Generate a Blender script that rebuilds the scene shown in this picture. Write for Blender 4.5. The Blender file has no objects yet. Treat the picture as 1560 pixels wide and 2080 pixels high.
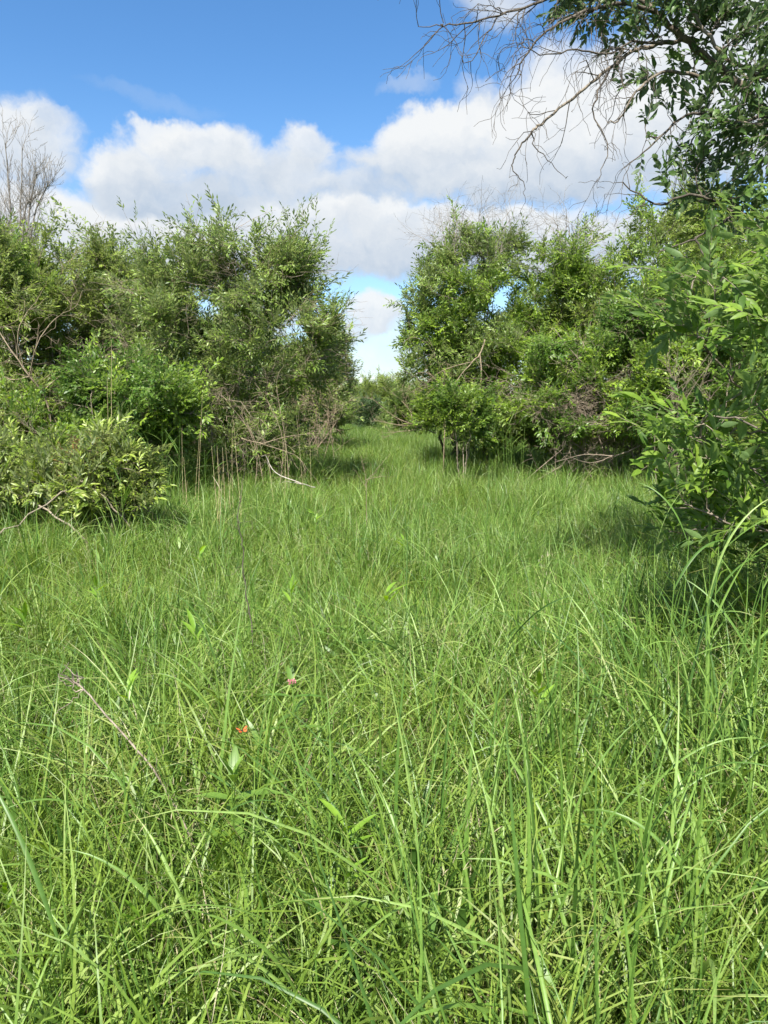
import bpy, math, random
import numpy as np
from mathutils import Vector, Matrix, Euler, noise
from mathutils.kdtree import KDTree

SEED = 7
random.seed(SEED); rng = np.random.default_rng(SEED)
S = bpy.context.scene
C = S.collection
R = math.radians

# ------------------------------------------------------------------ camera
F = 1502.0; EYE = 1.65; PITCH = R(8.7)
cam_data = bpy.data.cameras.new('camera'); cam = bpy.data.objects.new('camera', cam_data); C.objects.link(cam)
cam_data.sensor_fit = 'VERTICAL'; cam_data.sensor_height = 36.0; cam_data.lens = 36.0*F/2080.0
cam_data.clip_start = 0.05; cam_data.clip_end = 5000
cam.location = (0, 0, EYE); cam.rotation_euler = (R(90)-PITCH, 0, 0)
S.camera = cam

# ------------------------------------------------------------------ world, sun, exposure
SUN_DIR = Vector((-0.17, -0.60, 0.80)).normalized()       # towards the sun: behind the viewer, to the left
SUN_EL = math.asin(SUN_DIR.z); SUN_AZ = math.atan2(SUN_DIR.x, SUN_DIR.y)
S.view_settings.view_transform = 'Standard'; S.view_settings.look = 'None'
S.view_settings.exposure = 1.12; S.view_settings.gamma = 1.0
S.view_settings.use_curve_mapping = False
sd = bpy.data.lights.new('sun', 'SUN'); so = bpy.data.objects.new('sun', sd); C.objects.link(so)
sd.energy = 5.0; sd.angle = R(0.53); sd.color = (1.0, 0.955, 0.87)
so.rotation_euler = SUN_DIR.to_track_quat('Z', 'Y').to_euler(); so.location = (-20, -14, 30)
S.cycles.max_bounces = 6; S.cycles.diffuse_bounces = 3; S.cycles.glossy_bounces = 2
S.cycles.transmission_bounces = 3
S.cycles.use_adaptive_sampling = True; S.cycles.adaptive_threshold = 0.02; S.cycles.use_denoising = True; S.cycles.transparent_max_bounces = 8
S.cycles.caustics_reflective = False; S.cycles.caustics_refractive = False
S.render.film_transparent = False

class NT:
    """small helper around a node tree"""
    def __init__(s, tree): s.t = tree; s.n = tree.nodes; s.l = tree.links
    def new(s, typ, **kw):
        n = s.n.new(typ)
        for k, v in kw.items(): setattr(n, k, v)
        return n
    def put(s, sock, v):
        if isinstance(v, bpy.types.NodeSocket): s.l.new(v, sock)
        elif v is not None: sock.default_value = v
    def math(s, op, a, b=None, c=None, clamp=False):
        n = s.n.new('ShaderNodeMath'); n.operation = op; n.use_clamp = clamp
        for i, v in enumerate((a, b, c)):
            if v is not None: s.put(n.inputs[i], v)
        return n.outputs[0]
    def vmath(s, op, a, b=None, scale=None):
        n = s.n.new('ShaderNodeVectorMath'); n.operation = op
        s.put(n.inputs[0], a)
        if b is not None: s.put(n.inputs[1], b)
        if scale is not None: s.put(n.inputs['Scale'], scale)
        return n.outputs['Value'] if op in ('LENGTH', 'DOT_PRODUCT') else n.outputs[0]
    def mix(s, f, a, b, mode='MIX'):
        n = s.n.new('ShaderNodeMix'); n.data_type = 'RGBA'; n.blend_type = mode
        s.put(n.inputs['Factor'], f); s.put(n.inputs['A'], a); s.put(n.inputs['B'], b)
        return n.outputs['Result']
    def noise(s, vec, scale, detail=3, rough=0.5, dist=0.0, dim='3D'):
        n = s.n.new('ShaderNodeTexNoise'); n.noise_dimensions = dim
        if vec is not None: s.put(n.inputs['Vector'], vec)
        s.put(n.inputs['Scale'], scale); s.put(n.inputs['Detail'], detail); s.put(n.inputs['Roughness'], rough); s.put(n.inputs['Distortion'], dist)
        return n.outputs
    def maprange(s, v, a, b, c=0.0, d=1.0, smooth=True):
        n = s.n.new('ShaderNodeMapRange'); n.interpolation_type = 'SMOOTHSTEP' if smooth else 'LINEAR'
        for i, x in enumerate((v, a, b, c, d)): s.put(n.inputs[i], x)
        return n.outputs[0]

def azel(px, py):
    cx = (px-780)/F; cy = (1040-py)/F
    d = Vector((cx, math.cos(PITCH)+cy*math.sin(PITCH), -math.sin(PITCH)+cy*math.cos(PITCH))).normalized()
    return math.atan2(d.x, d.y), math.asin(d.z)

# cumulus masses, far and low ones first: centre and half sizes seen from the meadow, softness of the edge, lightness, cover
CLOUDS = [(760,742,230,26,.8,.62,.5),(1000,700,280,38,.7,.6,.65),(690,676,62,24,.6,.66,.8),(762,634,66,38,.45,.95,.95),(540,640,100,45,.5,.7,.8),
          (100,545,290,72,.4,.65,.95),(420,520,290,66,.4,.65,.95),(690,508,205,42,.6,.60,.95),(940,505,280,58,.4,.44,.96),(1280,515,240,66,.4,.55,.9),
          (1060,442,130,30,.5,1.0,.97),(830,448,190,42,.5,.86,.97),(570,436,185,42,.5,.90,.96),(250,444,180,46,.5,1.05,.98),(60,430,130,46,.5,1.0,.95),
          (612,352,84,44,.6,.72,.92),(628,290,50,38,.5,.82,.9),(735,385,120,24,.7,.45,.9),
          (430,292,108,46,.45,.88,.96),(505,345,105,46,.7,.60,.92),(325,270,48,28,.45,.90,.9),(250,352,76,48,.4,1.02,.98),(350,395,150,42,.5,.30,.96),(300,325,78,44,.5,.78,.9),
          (10,285,112,74,.5,.74,.96),(85,240,38,22,.8,.78,.65),
          (1450,160,230,130,.5,.86,.95),(1250,140,170,62,.6,.84,.85),(1040,232,130,40,.45,.95,.94),(1350,290,200,100,.45,.72,.97),(1150,270,220,96,.38,.98,.99),(860,275,108,46,.4,1.12,.99),(890,330,185,48,.5,.64,.98),(1120,355,250,46,.5,.44,.98),
          (1010,-5,74,34,.7,.62,.85),(825,180,46,12,.9,.7,.35),(985,180,50,18,.9,.75,.6),(310,197,100,15,1.0,.65,.14)]

def build_world():
    w = bpy.data.worlds.new('World'); S.world = w; w.use_nodes = True
    t = NT(w.node_tree); t.n.clear()
    tc = t.new('ShaderNodeTexCoord'); s = t.new('ShaderNodeSeparateXYZ'); t.l.new(tc.outputs['Generated'], s.inputs[0])
    azn = t.math('ARCTAN2', s.outputs[0], s.outputs[1]); eln = t.math('ARCSINE', s.outputs[2])
    cb = t.new('ShaderNodeCombineXYZ'); t.l.new(azn, cb.inputs[0]); t.l.new(eln, cb.inputs[1]); P = cb.outputs[0]
    n1 = t.noise(P, 9.0, 5, .6)['Color']; n2 = t.noise(P, 34.0, 4, .62)['Color']
    v = t.vmath('ADD', P, t.vmath('SCALE', t.vmath('SUBTRACT', n1, (.5,.5,.5)), scale=.075))
    v = t.vmath('ADD', v, t.vmath('SCALE', t.vmath('SUBTRACT', n2, (.5,.5,.5)), scale=.022))
    # billow relief: the same noise a step towards the sun
    st = t.vmath('MULTIPLY', v, (1.0, 1.25, 1.0))
    b0 = t.noise(st, 13.0, 6, .6)['Fac']; b1 = t.noise(t.vmath('ADD', st, (-.012, .02, 0)), 13.0, 6, .6)['Fac']
    relief = t.math('MULTIPLY', t.math('SUBTRACT', b0, b1), 1.15)
    edge = t.math('MULTIPLY', t.math('SUBTRACT', b0, .56), 1.5)
    sky = t.new('ShaderNodeTexSky', sky_type='NISHITA'); sky.sun_disc = False
    sky.sun_elevation = SUN_EL; sky.sun_rotation = SUN_AZ
    sky.air_density = 1.0; sky.dust_density = .3; sky.ozone_density = 3.0; sky.altitude = 200
    hs = t.new('ShaderNodeHueSaturation'); hs.inputs['Saturation'].default_value = 1.22; hs.inputs['Value'].default_value = 1.42
    t.l.new(sky.outputs[0], hs.inputs['Color'])
    col = t.mix(t.maprange(eln, 0.0, .40, .30, 0), hs.outputs[0], (3.9, 5.4, 7.0, 1))      # thin veil low down
    SH = (3.45, 4.15, 5.1, 1); LT = (6.2, 6.35, 6.45, 1)
    # scattered cumulus of the same kind all round, outside the part of the sky in view
    az = t.math('ABSOLUTE', azn)
    away = t.math('MAXIMUM', t.maprange(az, .62, .9), t.maprange(eln, .62, .85))
    gen = t.noise(t.vmath('MULTIPLY', v, (1.0, 1.7, 1.0)), 2.7, 6, .55)['Fac']
    ga = t.math('MULTIPLY', t.maprange(gen, .47, .55), away)
    gs = t.math('ADD', t.maprange(gen, .5, .75, .95, .35), relief, clamp=True)
    col = t.mix(ga, col, t.mix(gs, SH, LT))
    sv = t.new('ShaderNodeSeparateXYZ'); t.l.new(v, sv.inputs[0])
    for px, py, rx, ry, soft, light, cover in CLOUDS:
        a, e = azel(px, py); k = 1/F
        dx = t.math('MULTIPLY', t.math('SUBTRACT', sv.outputs[0], a), F/rx)
        dy = t.math('MULTIPLY', t.math('SUBTRACT', sv.outputs[1], e), F/ry)
        l = t.math('ADD', t.math('MULTIPLY', dx, dx), t.math('MULTIPLY', dy, dy))
        l = t.math('SUBTRACT', l, edge)
        m = t.maprange(l, 1.0+soft*1.2, 1.0-soft*1.1, 0, cover)
        sh = t.math('MULTIPLY_ADD', dy, .30, t.math('MULTIPLY_ADD', dx, -.07, relief))
        sh = t.math('ADD', sh, light-.12, clamp=True)
        col = t.mix(m, col, t.mix(sh, SH, LT))
    bg = t.new('ShaderNodeBackground'); t.l.new(col, bg.inputs[0]); bg.inputs[1].default_value = .068
    o = t.new('ShaderNodeOutputWorld'); t.l.new(bg.outputs[0], o.inputs[0])
    w.cycles.sampling_method = 'MANUAL'; w.cycles.sample_map_resolution = 512
build_world()

# ------------------------------------------------------------------ mesh helpers
def W(px, py, Y):
    """point of the place seen at photo pixel (px, py), at depth Y metres"""
    cx = (px-780)/F; cy = (1040-py)/F
    d = Vector((cx, math.cos(PITCH)+cy*math.sin(PITCH), -math.sin(PITCH)+cy*math.cos(PITCH)))
    t = Y/d.y
    return Vector((d.x*t, Y, EYE+d.z*t))

def ground_z(x, y):
    return 0.05*math.sin(x*.7+1.3)*math.cos(y*.45) + 0.03*math.sin(x*1.9+y*1.1)

def mesh_from(name, verts, faces, mats=(), mat_idx=None, attrs=None, smooth=True):
    """verts (n,3), faces list of arrays (k,3) or (k,4)"""
    me = bpy.data.meshes.new(name)
    verts = np.asarray(verts, np.float32)
    me.vertices.add(len(verts)); me.vertices.foreach_set('co', verts.ravel())
    faces = [np.asarray(f, np.int32) for f in faces if len(f)]
    nl = sum(f.size for f in faces); npol = sum(len(f) for f in faces)
    me.loops.add(nl); me.polygons.add(npol)
    me.loops.foreach_set('vertex_index', np.concatenate([f.ravel() for f in faces]))
    tot = np.concatenate([np.full(len(f), f.shape[1], np.int32) for f in faces])
    start = np.concatenate([[0], np.cumsum(tot)[:-1]]).astype(np.int32)
    me.polygons.foreach_set('loop_start', start)
    for m in mats: me.materials.append(m)
    if mat_idx is not None: me.polygons.foreach_set('material_index', np.asarray(mat_idx, np.int32))
    me.polygons.foreach_set('use_smooth', np.full(npol, smooth))
    for k, v in (attrs or {}).items():
        a = me.attributes.new(k, 'FLOAT', 'POINT'); a.data.foreach_set('value', np.asarray(v, np.float32))
    me.update(calc_edges=True); me.validate()
    return me

class Tubes:
    """collects tapering round branches"""
    def __init__(s): s.d = {}
    def add(s, pts, rad, sides=4): s.d.setdefault((len(pts), sides), []).append((pts, rad))
    def arrays(s):
        V = []; Q = []; T = []; off = 0
        for (n, k), L in s.d.items():
            P = np.array([np.asarray(p, float) for p, _ in L]); Rr = np.array([r for _, r in L], float)
            t = np.empty_like(P); t[:, 1:-1] = P[:, 2:]-P[:, :-2]; t[:, 0] = P[:, 1]-P[:, 0]; t[:, -1] = P[:, -1]-P[:, -2]
            t /= np.linalg.norm(t, axis=2, keepdims=True)+1e-9
            ref = np.where(np.abs(t[:, :1, 2:3]) > .8, np.array([1., 0, 0]), np.array([0, 0, 1.]))
            u = np.cross(t, np.broadcast_to(ref, t.shape)); u /= np.linalg.norm(u, axis=2, keepdims=True)+1e-9
            w = np.cross(t, u)
            a = np.arange(k)/k*2*math.pi
            ring = P[:, :, None]+Rr[:, :, None, None]*(u[:, :, None]*np.cos(a)[None, None, :, None]+w[:, :, None]*np.sin(a)[None, None, :, None])
            m = len(L); V.append(ring.reshape(-1, 3))
            i = np.arange(m)[:, None, None]*n*k; j = np.arange(n-1)[None, :, None]*k; c = np.arange(k)[None, None, :]; c2 = (c+1) % k
            q = np.stack([i+j+c, i+j+c2, i+j+k+c2, i+j+k+c], -1).reshape(-1, 4)+off
            Q.append(q); off += m*n*k
        return (np.concatenate(V), np.concatenate(Q)) if V else (np.zeros((0, 3)), np.zeros((0, 4), int))

def put_mesh(name, me, parent=None):
    o = bpy.data.objects.new(name, me); C.objects.link(o)
    if parent is not None: o.parent = parent
    return o

def tag(o, label=None, cat=None, group=None, kind=None):
    if label: o['label'] = label
    if cat: o['category'] = cat
    if group: o['group'] = group
    if kind: o['kind'] = kind
    return o

def thing(name, loc, label, cat, group=None):
    o = bpy.data.objects.new(name, None); C.objects.link(o); o.location = loc; o.empty_display_size = .2
    return tag(o, label, cat, group)

def part(name, me, root):
    """mesh built in world coordinates becomes a child of a thing"""
    o = put_mesh(name, me, root)
    o.location = -Vector(root.location)
    return o

# ------------------------------------------------------------------ materials
def leaf_material(name, cols, back=None, rough=.42, trans=.32, spec=.5, patch=.0, patch_col=None, base_col=None):
    """cols: three leaf colours; blended by a per-leaf value and a per-sprig value"""
    m = bpy.data.materials.new(name); m.use_nodes = True; t = NT(m.node_tree); t.n.clear()
    at = t.new('ShaderNodeAttribute', attribute_name='v'); oi = t.new('ShaderNodeObjectInfo')
    r = t.n.new('ShaderNodeValToRGB'); e = r.color_ramp.elements
    e[0].color = (*cols[0], 1); e[1].color = (*cols[-1], 1); e[0].position = .08; e[1].position = .95
    for i, c in enumerate(cols[1:-1]):
        k = e.new(.08+.87*(i+1)/(len(cols)-1)); k.color = (*c, 1)
    f = t.math('ADD', t.math('MULTIPLY', at.outputs['Fac'], .55), t.math('MULTIPLY', oi.outputs['Random'], .45))
    t.l.new(f, r.inputs[0]); col = r.outputs[0]
    geo = t.new('ShaderNodeNewGeometry')
    if patch_col is not None:
        pn = t.noise(geo.outputs['Position'], patch, 3, .55)['Fac']
        col = t.mix(t.maprange(pn, .42, .62, 0, .85), col, t.mix(.5, col, (*patch_col, 1)))
        pn2 = t.noise(geo.outputs['Position'], patch*5, 2, .5)['Fac']
        col = t.mix(t.maprange(pn2, .50, .68, 0, .40), col, t.mix(.6, col, (.035, .10, .022, 1)))
        pn3 = t.noise(t.vmath('ADD', geo.outputs['Position'], (40, 7, 0)), patch*3, 3, .6)['Fac']
        col = t.mix(t.maprange(pn3, .56, .70, 0, .5), col, (.30, .30, .10, 1))
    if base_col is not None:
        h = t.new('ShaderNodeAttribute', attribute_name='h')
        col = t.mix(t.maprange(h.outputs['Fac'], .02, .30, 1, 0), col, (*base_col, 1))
        tipf = t.math('MULTIPLY', t.maprange(h.outputs['Fac'], .86, 1.0), t.maprange(at.outputs['Fac'], .55, .75))
        col = t.mix(t.math('MULTIPLY', tipf, .8), col, (.32, .25, .10, 1))
    if back is not None:
        col = t.mix(geo.outputs['Backfacing'], col, t.mix(.6, col, (*back, 1)))
    tx = t.noise(geo.outputs['Position'], 90, 2, .5)['Fac']
    col = t.mix(t.maprange(tx, .3, .7, 0, .22), col, (*[c*.45 for c in cols[0]], 1))
    p = t.new('ShaderNodeBsdfPrincipled'); t.l.new(col, p.inputs['Base Color'])
    p.inputs['Roughness'].default_value = rough; p.inputs['Specular IOR Level'].default_value = spec
    tr = t.new('ShaderNodeBsdfTranslucent')
    hs = t.new('ShaderNodeHueSaturation'); hs.inputs['Hue'].default_value = .485; hs.inputs['Saturation'].default_value = 1.1; hs.inputs['Value'].default_value = 1.7
    t.l.new(col, hs.inputs['Color']); t.l.new(hs.outputs[0], tr.inputs[0])
    mx = t.new('ShaderNodeMixShader'); mx.inputs[0].default_value = trans
    t.l.new(p.outputs[0], mx.inputs[1]); t.l.new(tr.outputs[0], mx.inputs[2])
    o = t.new('ShaderNodeOutputMaterial'); t.l.new(mx.outputs[0], o.inputs[0])
    return m

def bark_material(name, c1, c2, scale=14, rough=.85):
    m = bpy.data.materials.new(name); m.use_nodes = True; t = NT(m.node_tree)
    p = t.n['Principled BSDF']; geo = t.new('ShaderNodeNewGeometry')
    a = t.noise(geo.outputs['Position'], scale, 4, .65)['Fac']; b = t.noise(t.vmath('MULTIPLY', geo.outputs['Position'], (6, 6, 1)), 22, 3, .6)['Fac']
    col = t.mix(t.maprange(a, .35, .65), (*c1, 1), (*c2, 1))
    col = t.mix(t.maprange(b, .45, .7, 0, .55), col, (*[x*.45 for x in c1], 1))
    t.l.new(col, p.inputs['Base Color']); p.inputs['Roughness'].default_value = rough
    bp = t.new('ShaderNodeBump'); bp.inputs['Strength'].default_value = .5; bp.inputs['Distance'].default_value = .01
    t.l.new(b, bp.inputs['Height']); t.l.new(bp.outputs[0], p.inputs['Normal'])
    return m

M = {}
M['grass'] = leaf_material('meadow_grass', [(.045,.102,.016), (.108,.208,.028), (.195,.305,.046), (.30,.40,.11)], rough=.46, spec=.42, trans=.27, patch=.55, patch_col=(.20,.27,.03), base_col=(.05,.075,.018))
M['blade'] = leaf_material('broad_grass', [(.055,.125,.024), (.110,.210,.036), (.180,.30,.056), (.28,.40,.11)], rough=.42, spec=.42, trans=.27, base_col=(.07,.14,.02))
M['straw'] = leaf_material('dry_straw', [(.20,.17,.08), (.34,.30,.16), (.50,.46,.32)], rough=.6, trans=.15)
M['willow'] = leaf_material('willow_leaf', [(.060,.115,.018), (.125,.205,.030), (.21,.31,.05), (.33,.43,.10)], back=(.24,.29,.14), rough=.42, trans=.36)
M['olive'] = leaf_material('olive_leaf', [(.085,.135,.018), (.16,.235,.030), (.24,.33,.045), (.34,.43,.085)], back=(.22,.27,.13), rough=.42, trans=.36)
M['bright'] = leaf_material('bright_leaf', [(.075,.145,.014), (.155,.255,.022), (.25,.38,.034), (.38,.50,.07)], back=(.20,.30,.11), rough=.42, trans=.36)
M['broad'] = leaf_material('broad_leaf', [(.055,.13,.018), (.11,.20,.024), (.18,.29,.035)], back=(.14,.24,.08), rough=.42, trans=.36)
M['dogwood'] = leaf_material('dogwood_leaf', [(.09,.15,.018), (.17,.25,.03), (.28,.37,.055), (.44,.50,.14)], back=(.30,.34,.18), rough=.42, trans=.28)
M['ruddy'] = leaf_material('ruddy_leaf', [(.17,.09,.03), (.22,.15,.035), (.20,.20,.035), (.26,.28,.05)], back=(.28,.22,.14), rough=.45, trans=.22)
M['near'] = leaf_material('near_willow_leaf', [(.058,.125,.018), (.110,.200,.026), (.18,.29,.036), (.28,.40,.06)], back=(.18,.27,.12), rough=.48, trans=.40, spec=.35)
M['top'] = leaf_material('tree_leaf', [(.040,.088,.020), (.072,.140,.026), (.125,.215,.038)], back=(.15,.21,.12), rough=.45, trans=.30, spec=.4)
M['milkweed'] = leaf_material('fresh_herb_leaf', [(.10,.20,.03), (.14,.25,.04), (.18,.31,.05)], rough=.45, trans=.36)
M['lime'] = leaf_material('lime_shoot', [(.16,.30,.03), (.24,.40,.045)], rough=.4, trans=.42)
M['yellow'] = leaf_material('yellowing_leaf', [(.42,.45,.05), (.5,.5,.06)], rough=.4, trans=.35)
M['silver'] = leaf_material('silver_leaf', [(.055,.11,.035), (.09,.16,.05)], rough=.6, trans=.15)
M['bark'] = bark_material('willow_bark', (.19,.155,.11), (.33,.28,.205))
M['darkbark'] = bark_material('dark_bark', (.060,.048,.036), (.13,.108,.082))
M['limb'] = bark_material('limb_bark', (.13,.105,.078), (.25,.21,.16), 9)
M['dead'] = bark_material('dead_wood', (.20,.155,.11), (.33,.265,.195))
M['deadgrey'] = bark_material('grey_dead_wood', (.17,.15,.125), (.29,.26,.22))
M['tan'] = bark_material('tan_dead_wood', (.20,.155,.10), (.34,.27,.18))
M['reed'] = bark_material('dry_reed', (.42,.34,.17), (.60,.51,.30), 30)
M['pale'] = bark_material('pale_stalk', (.20,.16,.12), (.36,.30,.235), 30)
M['bleached'] = bark_material('bleached_wood', (.42,.37,.30), (.6,.55,.48))
M['greenstem'] = bark_material('green_stem', (.10,.20,.03), (.16,.26,.05), rough=.5)
M['pink'] = bark_material('pink_buds', (.40,.10,.13), (.55,.22,.24), 80, .6)
M['orange'] = bark_material('orange_wing', (.62,.16,.02), (.5,.10,.01), 60, .6)
M['black'] = bark_material('dark_marking', (.02,.015,.01), (.04,.03,.02), 60, .6)

def ground_material():
    m = bpy.data.materials.new('meadow_soil'); m.use_nodes = True; t = NT(m.node_tree)
    p = t.n['Principled BSDF']; geo = t.new('ShaderNodeNewGeometry'); P = geo.outputs['Position']
    a = t.noise(P, 1.2, 5, .6)['Fac']; b = t.noise(P, 60, 4, .7)['Fac']; c = t.noise(P, 240, 3, .6)['Fac']
    col = t.mix(t.maprange(a, .35, .65), (.035,.030,.016, 1), (.045,.060,.020, 1))
    col = t.mix(t.maprange(b, .5, .66, 0, .7), col, (.16,.13,.07, 1))
    col = t.mix(t.maprange(c, .45, .7, 0, .6), col, (.02,.018,.012, 1))
    # beyond the tussocks the meadow reads as green
    dist = t.vmath('LENGTH', P)
    col = t.mix(t.maprange(dist, 45, 70), col, (.085,.16,.03, 1))
    t.l.new(col, p.inputs['Base Color']); p.inputs['Roughness'].default_value = .95
    bp = t.new('ShaderNodeBump'); bp.inputs['Strength'].default_value = .8; bp.inputs['Distance'].default_value = .03
    t.l.new(b, bp.inputs['Height']); t.l.new(bp.outputs[0], p.inputs['Normal'])
    return m
M['ground'] = ground_material()

# ------------------------------------------------------------------ ground sheet out to the horizon
def build_ground():
    rad = np.concatenate([np.linspace(0, 40, 60), np.geomspace(44, 2500, 22)])
    na = 72; V = [(0, 0, ground_z(0, 0))]
    for r in rad[1:]:
        for k in range(na):
            x = r*math.cos(2*math.pi*k/na); y = r*math.sin(2*math.pi*k/na)
            V.append((x, y, ground_z(x, y)))
    T = [(0, 1+k, 1+(k+1) % na) for k in range(na)]; Q = []
    for i in range(len(rad)-2):
        a = 1+i*na; b = a+na
        Q += [(a+k, b+k, b+(k+1) % na, a+(k+1) % na) for k in range(na)]
    o = put_mesh('ground', mesh_from('ground', V, [T, Q], [M['ground']])); tag(o, kind='structure')
build_ground()

# ------------------------------------------------------------------ scattering: one object holds points, its own nodes set the plants on them
def proto(name, me):
    return bpy.data.objects.new(name, me)            # source shapes, never linked to the scene

def scatter_group(name, protos):
    g = bpy.data.node_groups.new(name, 'GeometryNodeTree')
    g.interface.new_socket('Geometry', in_out='INPUT', socket_type='NodeSocketGeometry')
    g.interface.new_socket('Geometry', in_out='OUTPUT', socket_type='NodeSocketGeometry')
    gi = g.nodes.new('NodeGroupInput'); go = g.nodes.new('NodeGroupOutput')
    iop = g.nodes.new('GeometryNodeInstanceOnPoints'); g.links.new(gi.outputs[0], iop.inputs['Points'])
    j = g.nodes.new('GeometryNodeJoinGeometry')
    for p in protos:
        oi = g.nodes.new('GeometryNodeObjectInfo'); oi.inputs['Object'].default_value = p; oi.inputs['As Instance'].default_value = False
        gt = g.nodes.new('GeometryNodeGeometryToInstance'); g.links.new(oi.outputs['Geometry'], gt.inputs[0]); g.links.new(gt.outputs[0], j.inputs[0])
    g.links.new(j.outputs[0], iop.inputs['Instance'])
    iop.inputs['Pick Instance'].default_value = True
    def na(n, ty):
        a = g.nodes.new('GeometryNodeInputNamedAttribute'); a.data_type = ty; a.inputs['Name'].default_value = n
        return [o for o in a.outputs if o.enabled and o.name == 'Attribute'][0]
    g.links.new(na('idx', 'INT'), iop.inputs['Instance Index'])
    e = g.nodes.new('FunctionNodeEulerToRotation'); g.links.new(na('rot', 'FLOAT_VECTOR'), e.inputs[0]); g.links.new(e.outputs[0], iop.inputs['Rotation'])
    g.links.new(na('scl', 'FLOAT_VECTOR'), iop.inputs['Scale'])
    g.links.new(iop.outputs[0], go.inputs[0])
    return g

def scatter(name, group, pos, rot, scl, idx, parent=None, mats=()):
    pos = np.asarray(pos, np.float32); n = len(pos)
    if parent is not None: pos = pos-np.array(parent.location, np.float32)
    me = bpy.data.meshes.new(name); me.vertices.add(n); me.vertices.foreach_set('co', pos.ravel())
    scl = np.asarray(scl, np.float32)
    if scl.ndim == 1: scl = np.repeat(scl[:, None], 3, 1)
    a = me.attributes.new('rot', 'FLOAT_VECTOR', 'POINT'); a.data.foreach_set('vector', np.asarray(rot, np.float32).ravel())
    a = me.attributes.new('scl', 'FLOAT_VECTOR', 'POINT'); a.data.foreach_set('vector', scl.ravel())
    a = me.attributes.new('idx', 'INT', 'POINT'); a.data.foreach_set('value', np.asarray(idx, np.int32))
    for m in mats: me.materials.append(m)
    o = put_mesh(name, me, parent)
    md = o.modifiers.new('scatter', 'NODES'); md.node_group = group
    return o

# ------------------------------------------------------------------ grass blades
def blades(n, seg, L, Wd, az, lean, curve, base, twist, fold=False, z0=None):
    """vectorised arching blades: returns verts, quads, v, h"""
    s = np.linspace(0, 1, seg+1)[None]
    th = lean[:, None]+curve[:, None]*s**1.7
    th = np.minimum(th, 2.6)
    st = (L/seg)[:, None]
    mid = (th[:, 1:]+th[:, :-1])/2
    r = np.concatenate([np.zeros((n, 1)), np.cumsum(np.sin(mid)*st, 1)], 1)
    z = np.concatenate([np.zeros((n, 1)), np.cumsum(np.cos(mid)*st, 1)], 1)
    ca, sa = np.cos(az)[:, None], np.sin(az)[:, None]
    P = np.stack([base[:, :1]+r*ca, base[:, 1:2]+r*sa, z+(0 if z0 is None else z0[:, None])], -1)
    side = np.stack([-sa, ca, np.zeros_like(sa)], -1)
    nrm = np.stack([-np.cos(th)*ca, -np.cos(th)*sa, np.sin(th)], -1)
    tw = (twist[:, None]*s)[..., None]
    sd = side*np.cos(tw)+nrm*np.sin(tw)
    w = Wd[:, None]*(.55+.45*np.minimum(s*4, 1))*np.maximum(1-s**2.6, .03)/2
    Lf = P+sd*w[..., None]; Rt = P-sd*w[..., None]
    k = seg+1
    if not fold:
        V = np.stack([Lf, Rt], 2).reshape(-1, 3); m = 2
    else:
        Cn = P-(np.cross(sd, np.gradient(P, axis=1)/(np.linalg.norm(np.gradient(P, axis=1), axis=2, keepdims=True)+1e-9)))*w[..., None]*.45
        V = np.stack([Lf, Cn, Rt], 2).reshape(-1, 3); m = 3
    b = np.arange(n)[:, None, None]*k*m+np.arange(seg)[None, :, None]*m+np.arange(m-1)[None, None, :]
    Q = np.stack([b, b+1, b+m+1, b+m], -1).reshape(-1, 4)
    v = np.repeat(rng.random(n), k*m); h = np.repeat(np.tile(s[0], n), m)
    return V, Q, v, h

def clump(name, specs):
    """specs: list of dicts; joins blades of several sorts into one source mesh"""
    V = []; Q = []; v = []; h = []; mi = []; mats = []; off = 0
    for sp in specs:
        n = sp['n']; r = sp.get('r', .1)*np.sqrt(rng.random(n)); a = rng.random(n)*2*math.pi
        base = np.stack([r*np.cos(a), r*np.sin(a)], 1)
        L = rng.uniform(*sp['L'], n); wd = rng.uniform(*sp['W'], n)
        az = a+rng.normal(0, sp.get('spread', .7), n) if sp.get('out', True) else rng.random(n)*2*math.pi
        lean = np.abs(rng.normal(0, sp.get('lean', .18), n)); cv = rng.uniform(*sp['C'], n)
        tw = rng.normal(0, sp.get('twist', .8), n)
        z0 = rng.uniform(*sp['z'], n) if 'z' in sp else None
        a1, q, vv, hh = blades(n, sp.get('seg', 6), L, wd, az, lean, cv, base, tw, sp.get('fold', False), z0)
        if 'hconst' in sp: hh = np.full_like(hh, sp['hconst'])
        V.append(a1); Q.append(q+off); v.append(vv); h.append(hh); off += len(a1)
        if sp['m'] not in mats: mats.append(sp['m'])
        mi.append(np.full(len(q), mats.index(sp['m'])))
    return proto(name, mesh_from(name, np.concatenate(V), [np.concatenate(Q)], [M[m] for m in mats], np.concatenate(mi), {'v': np.concatenate(v), 'h': np.concatenate(h)}))

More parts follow.
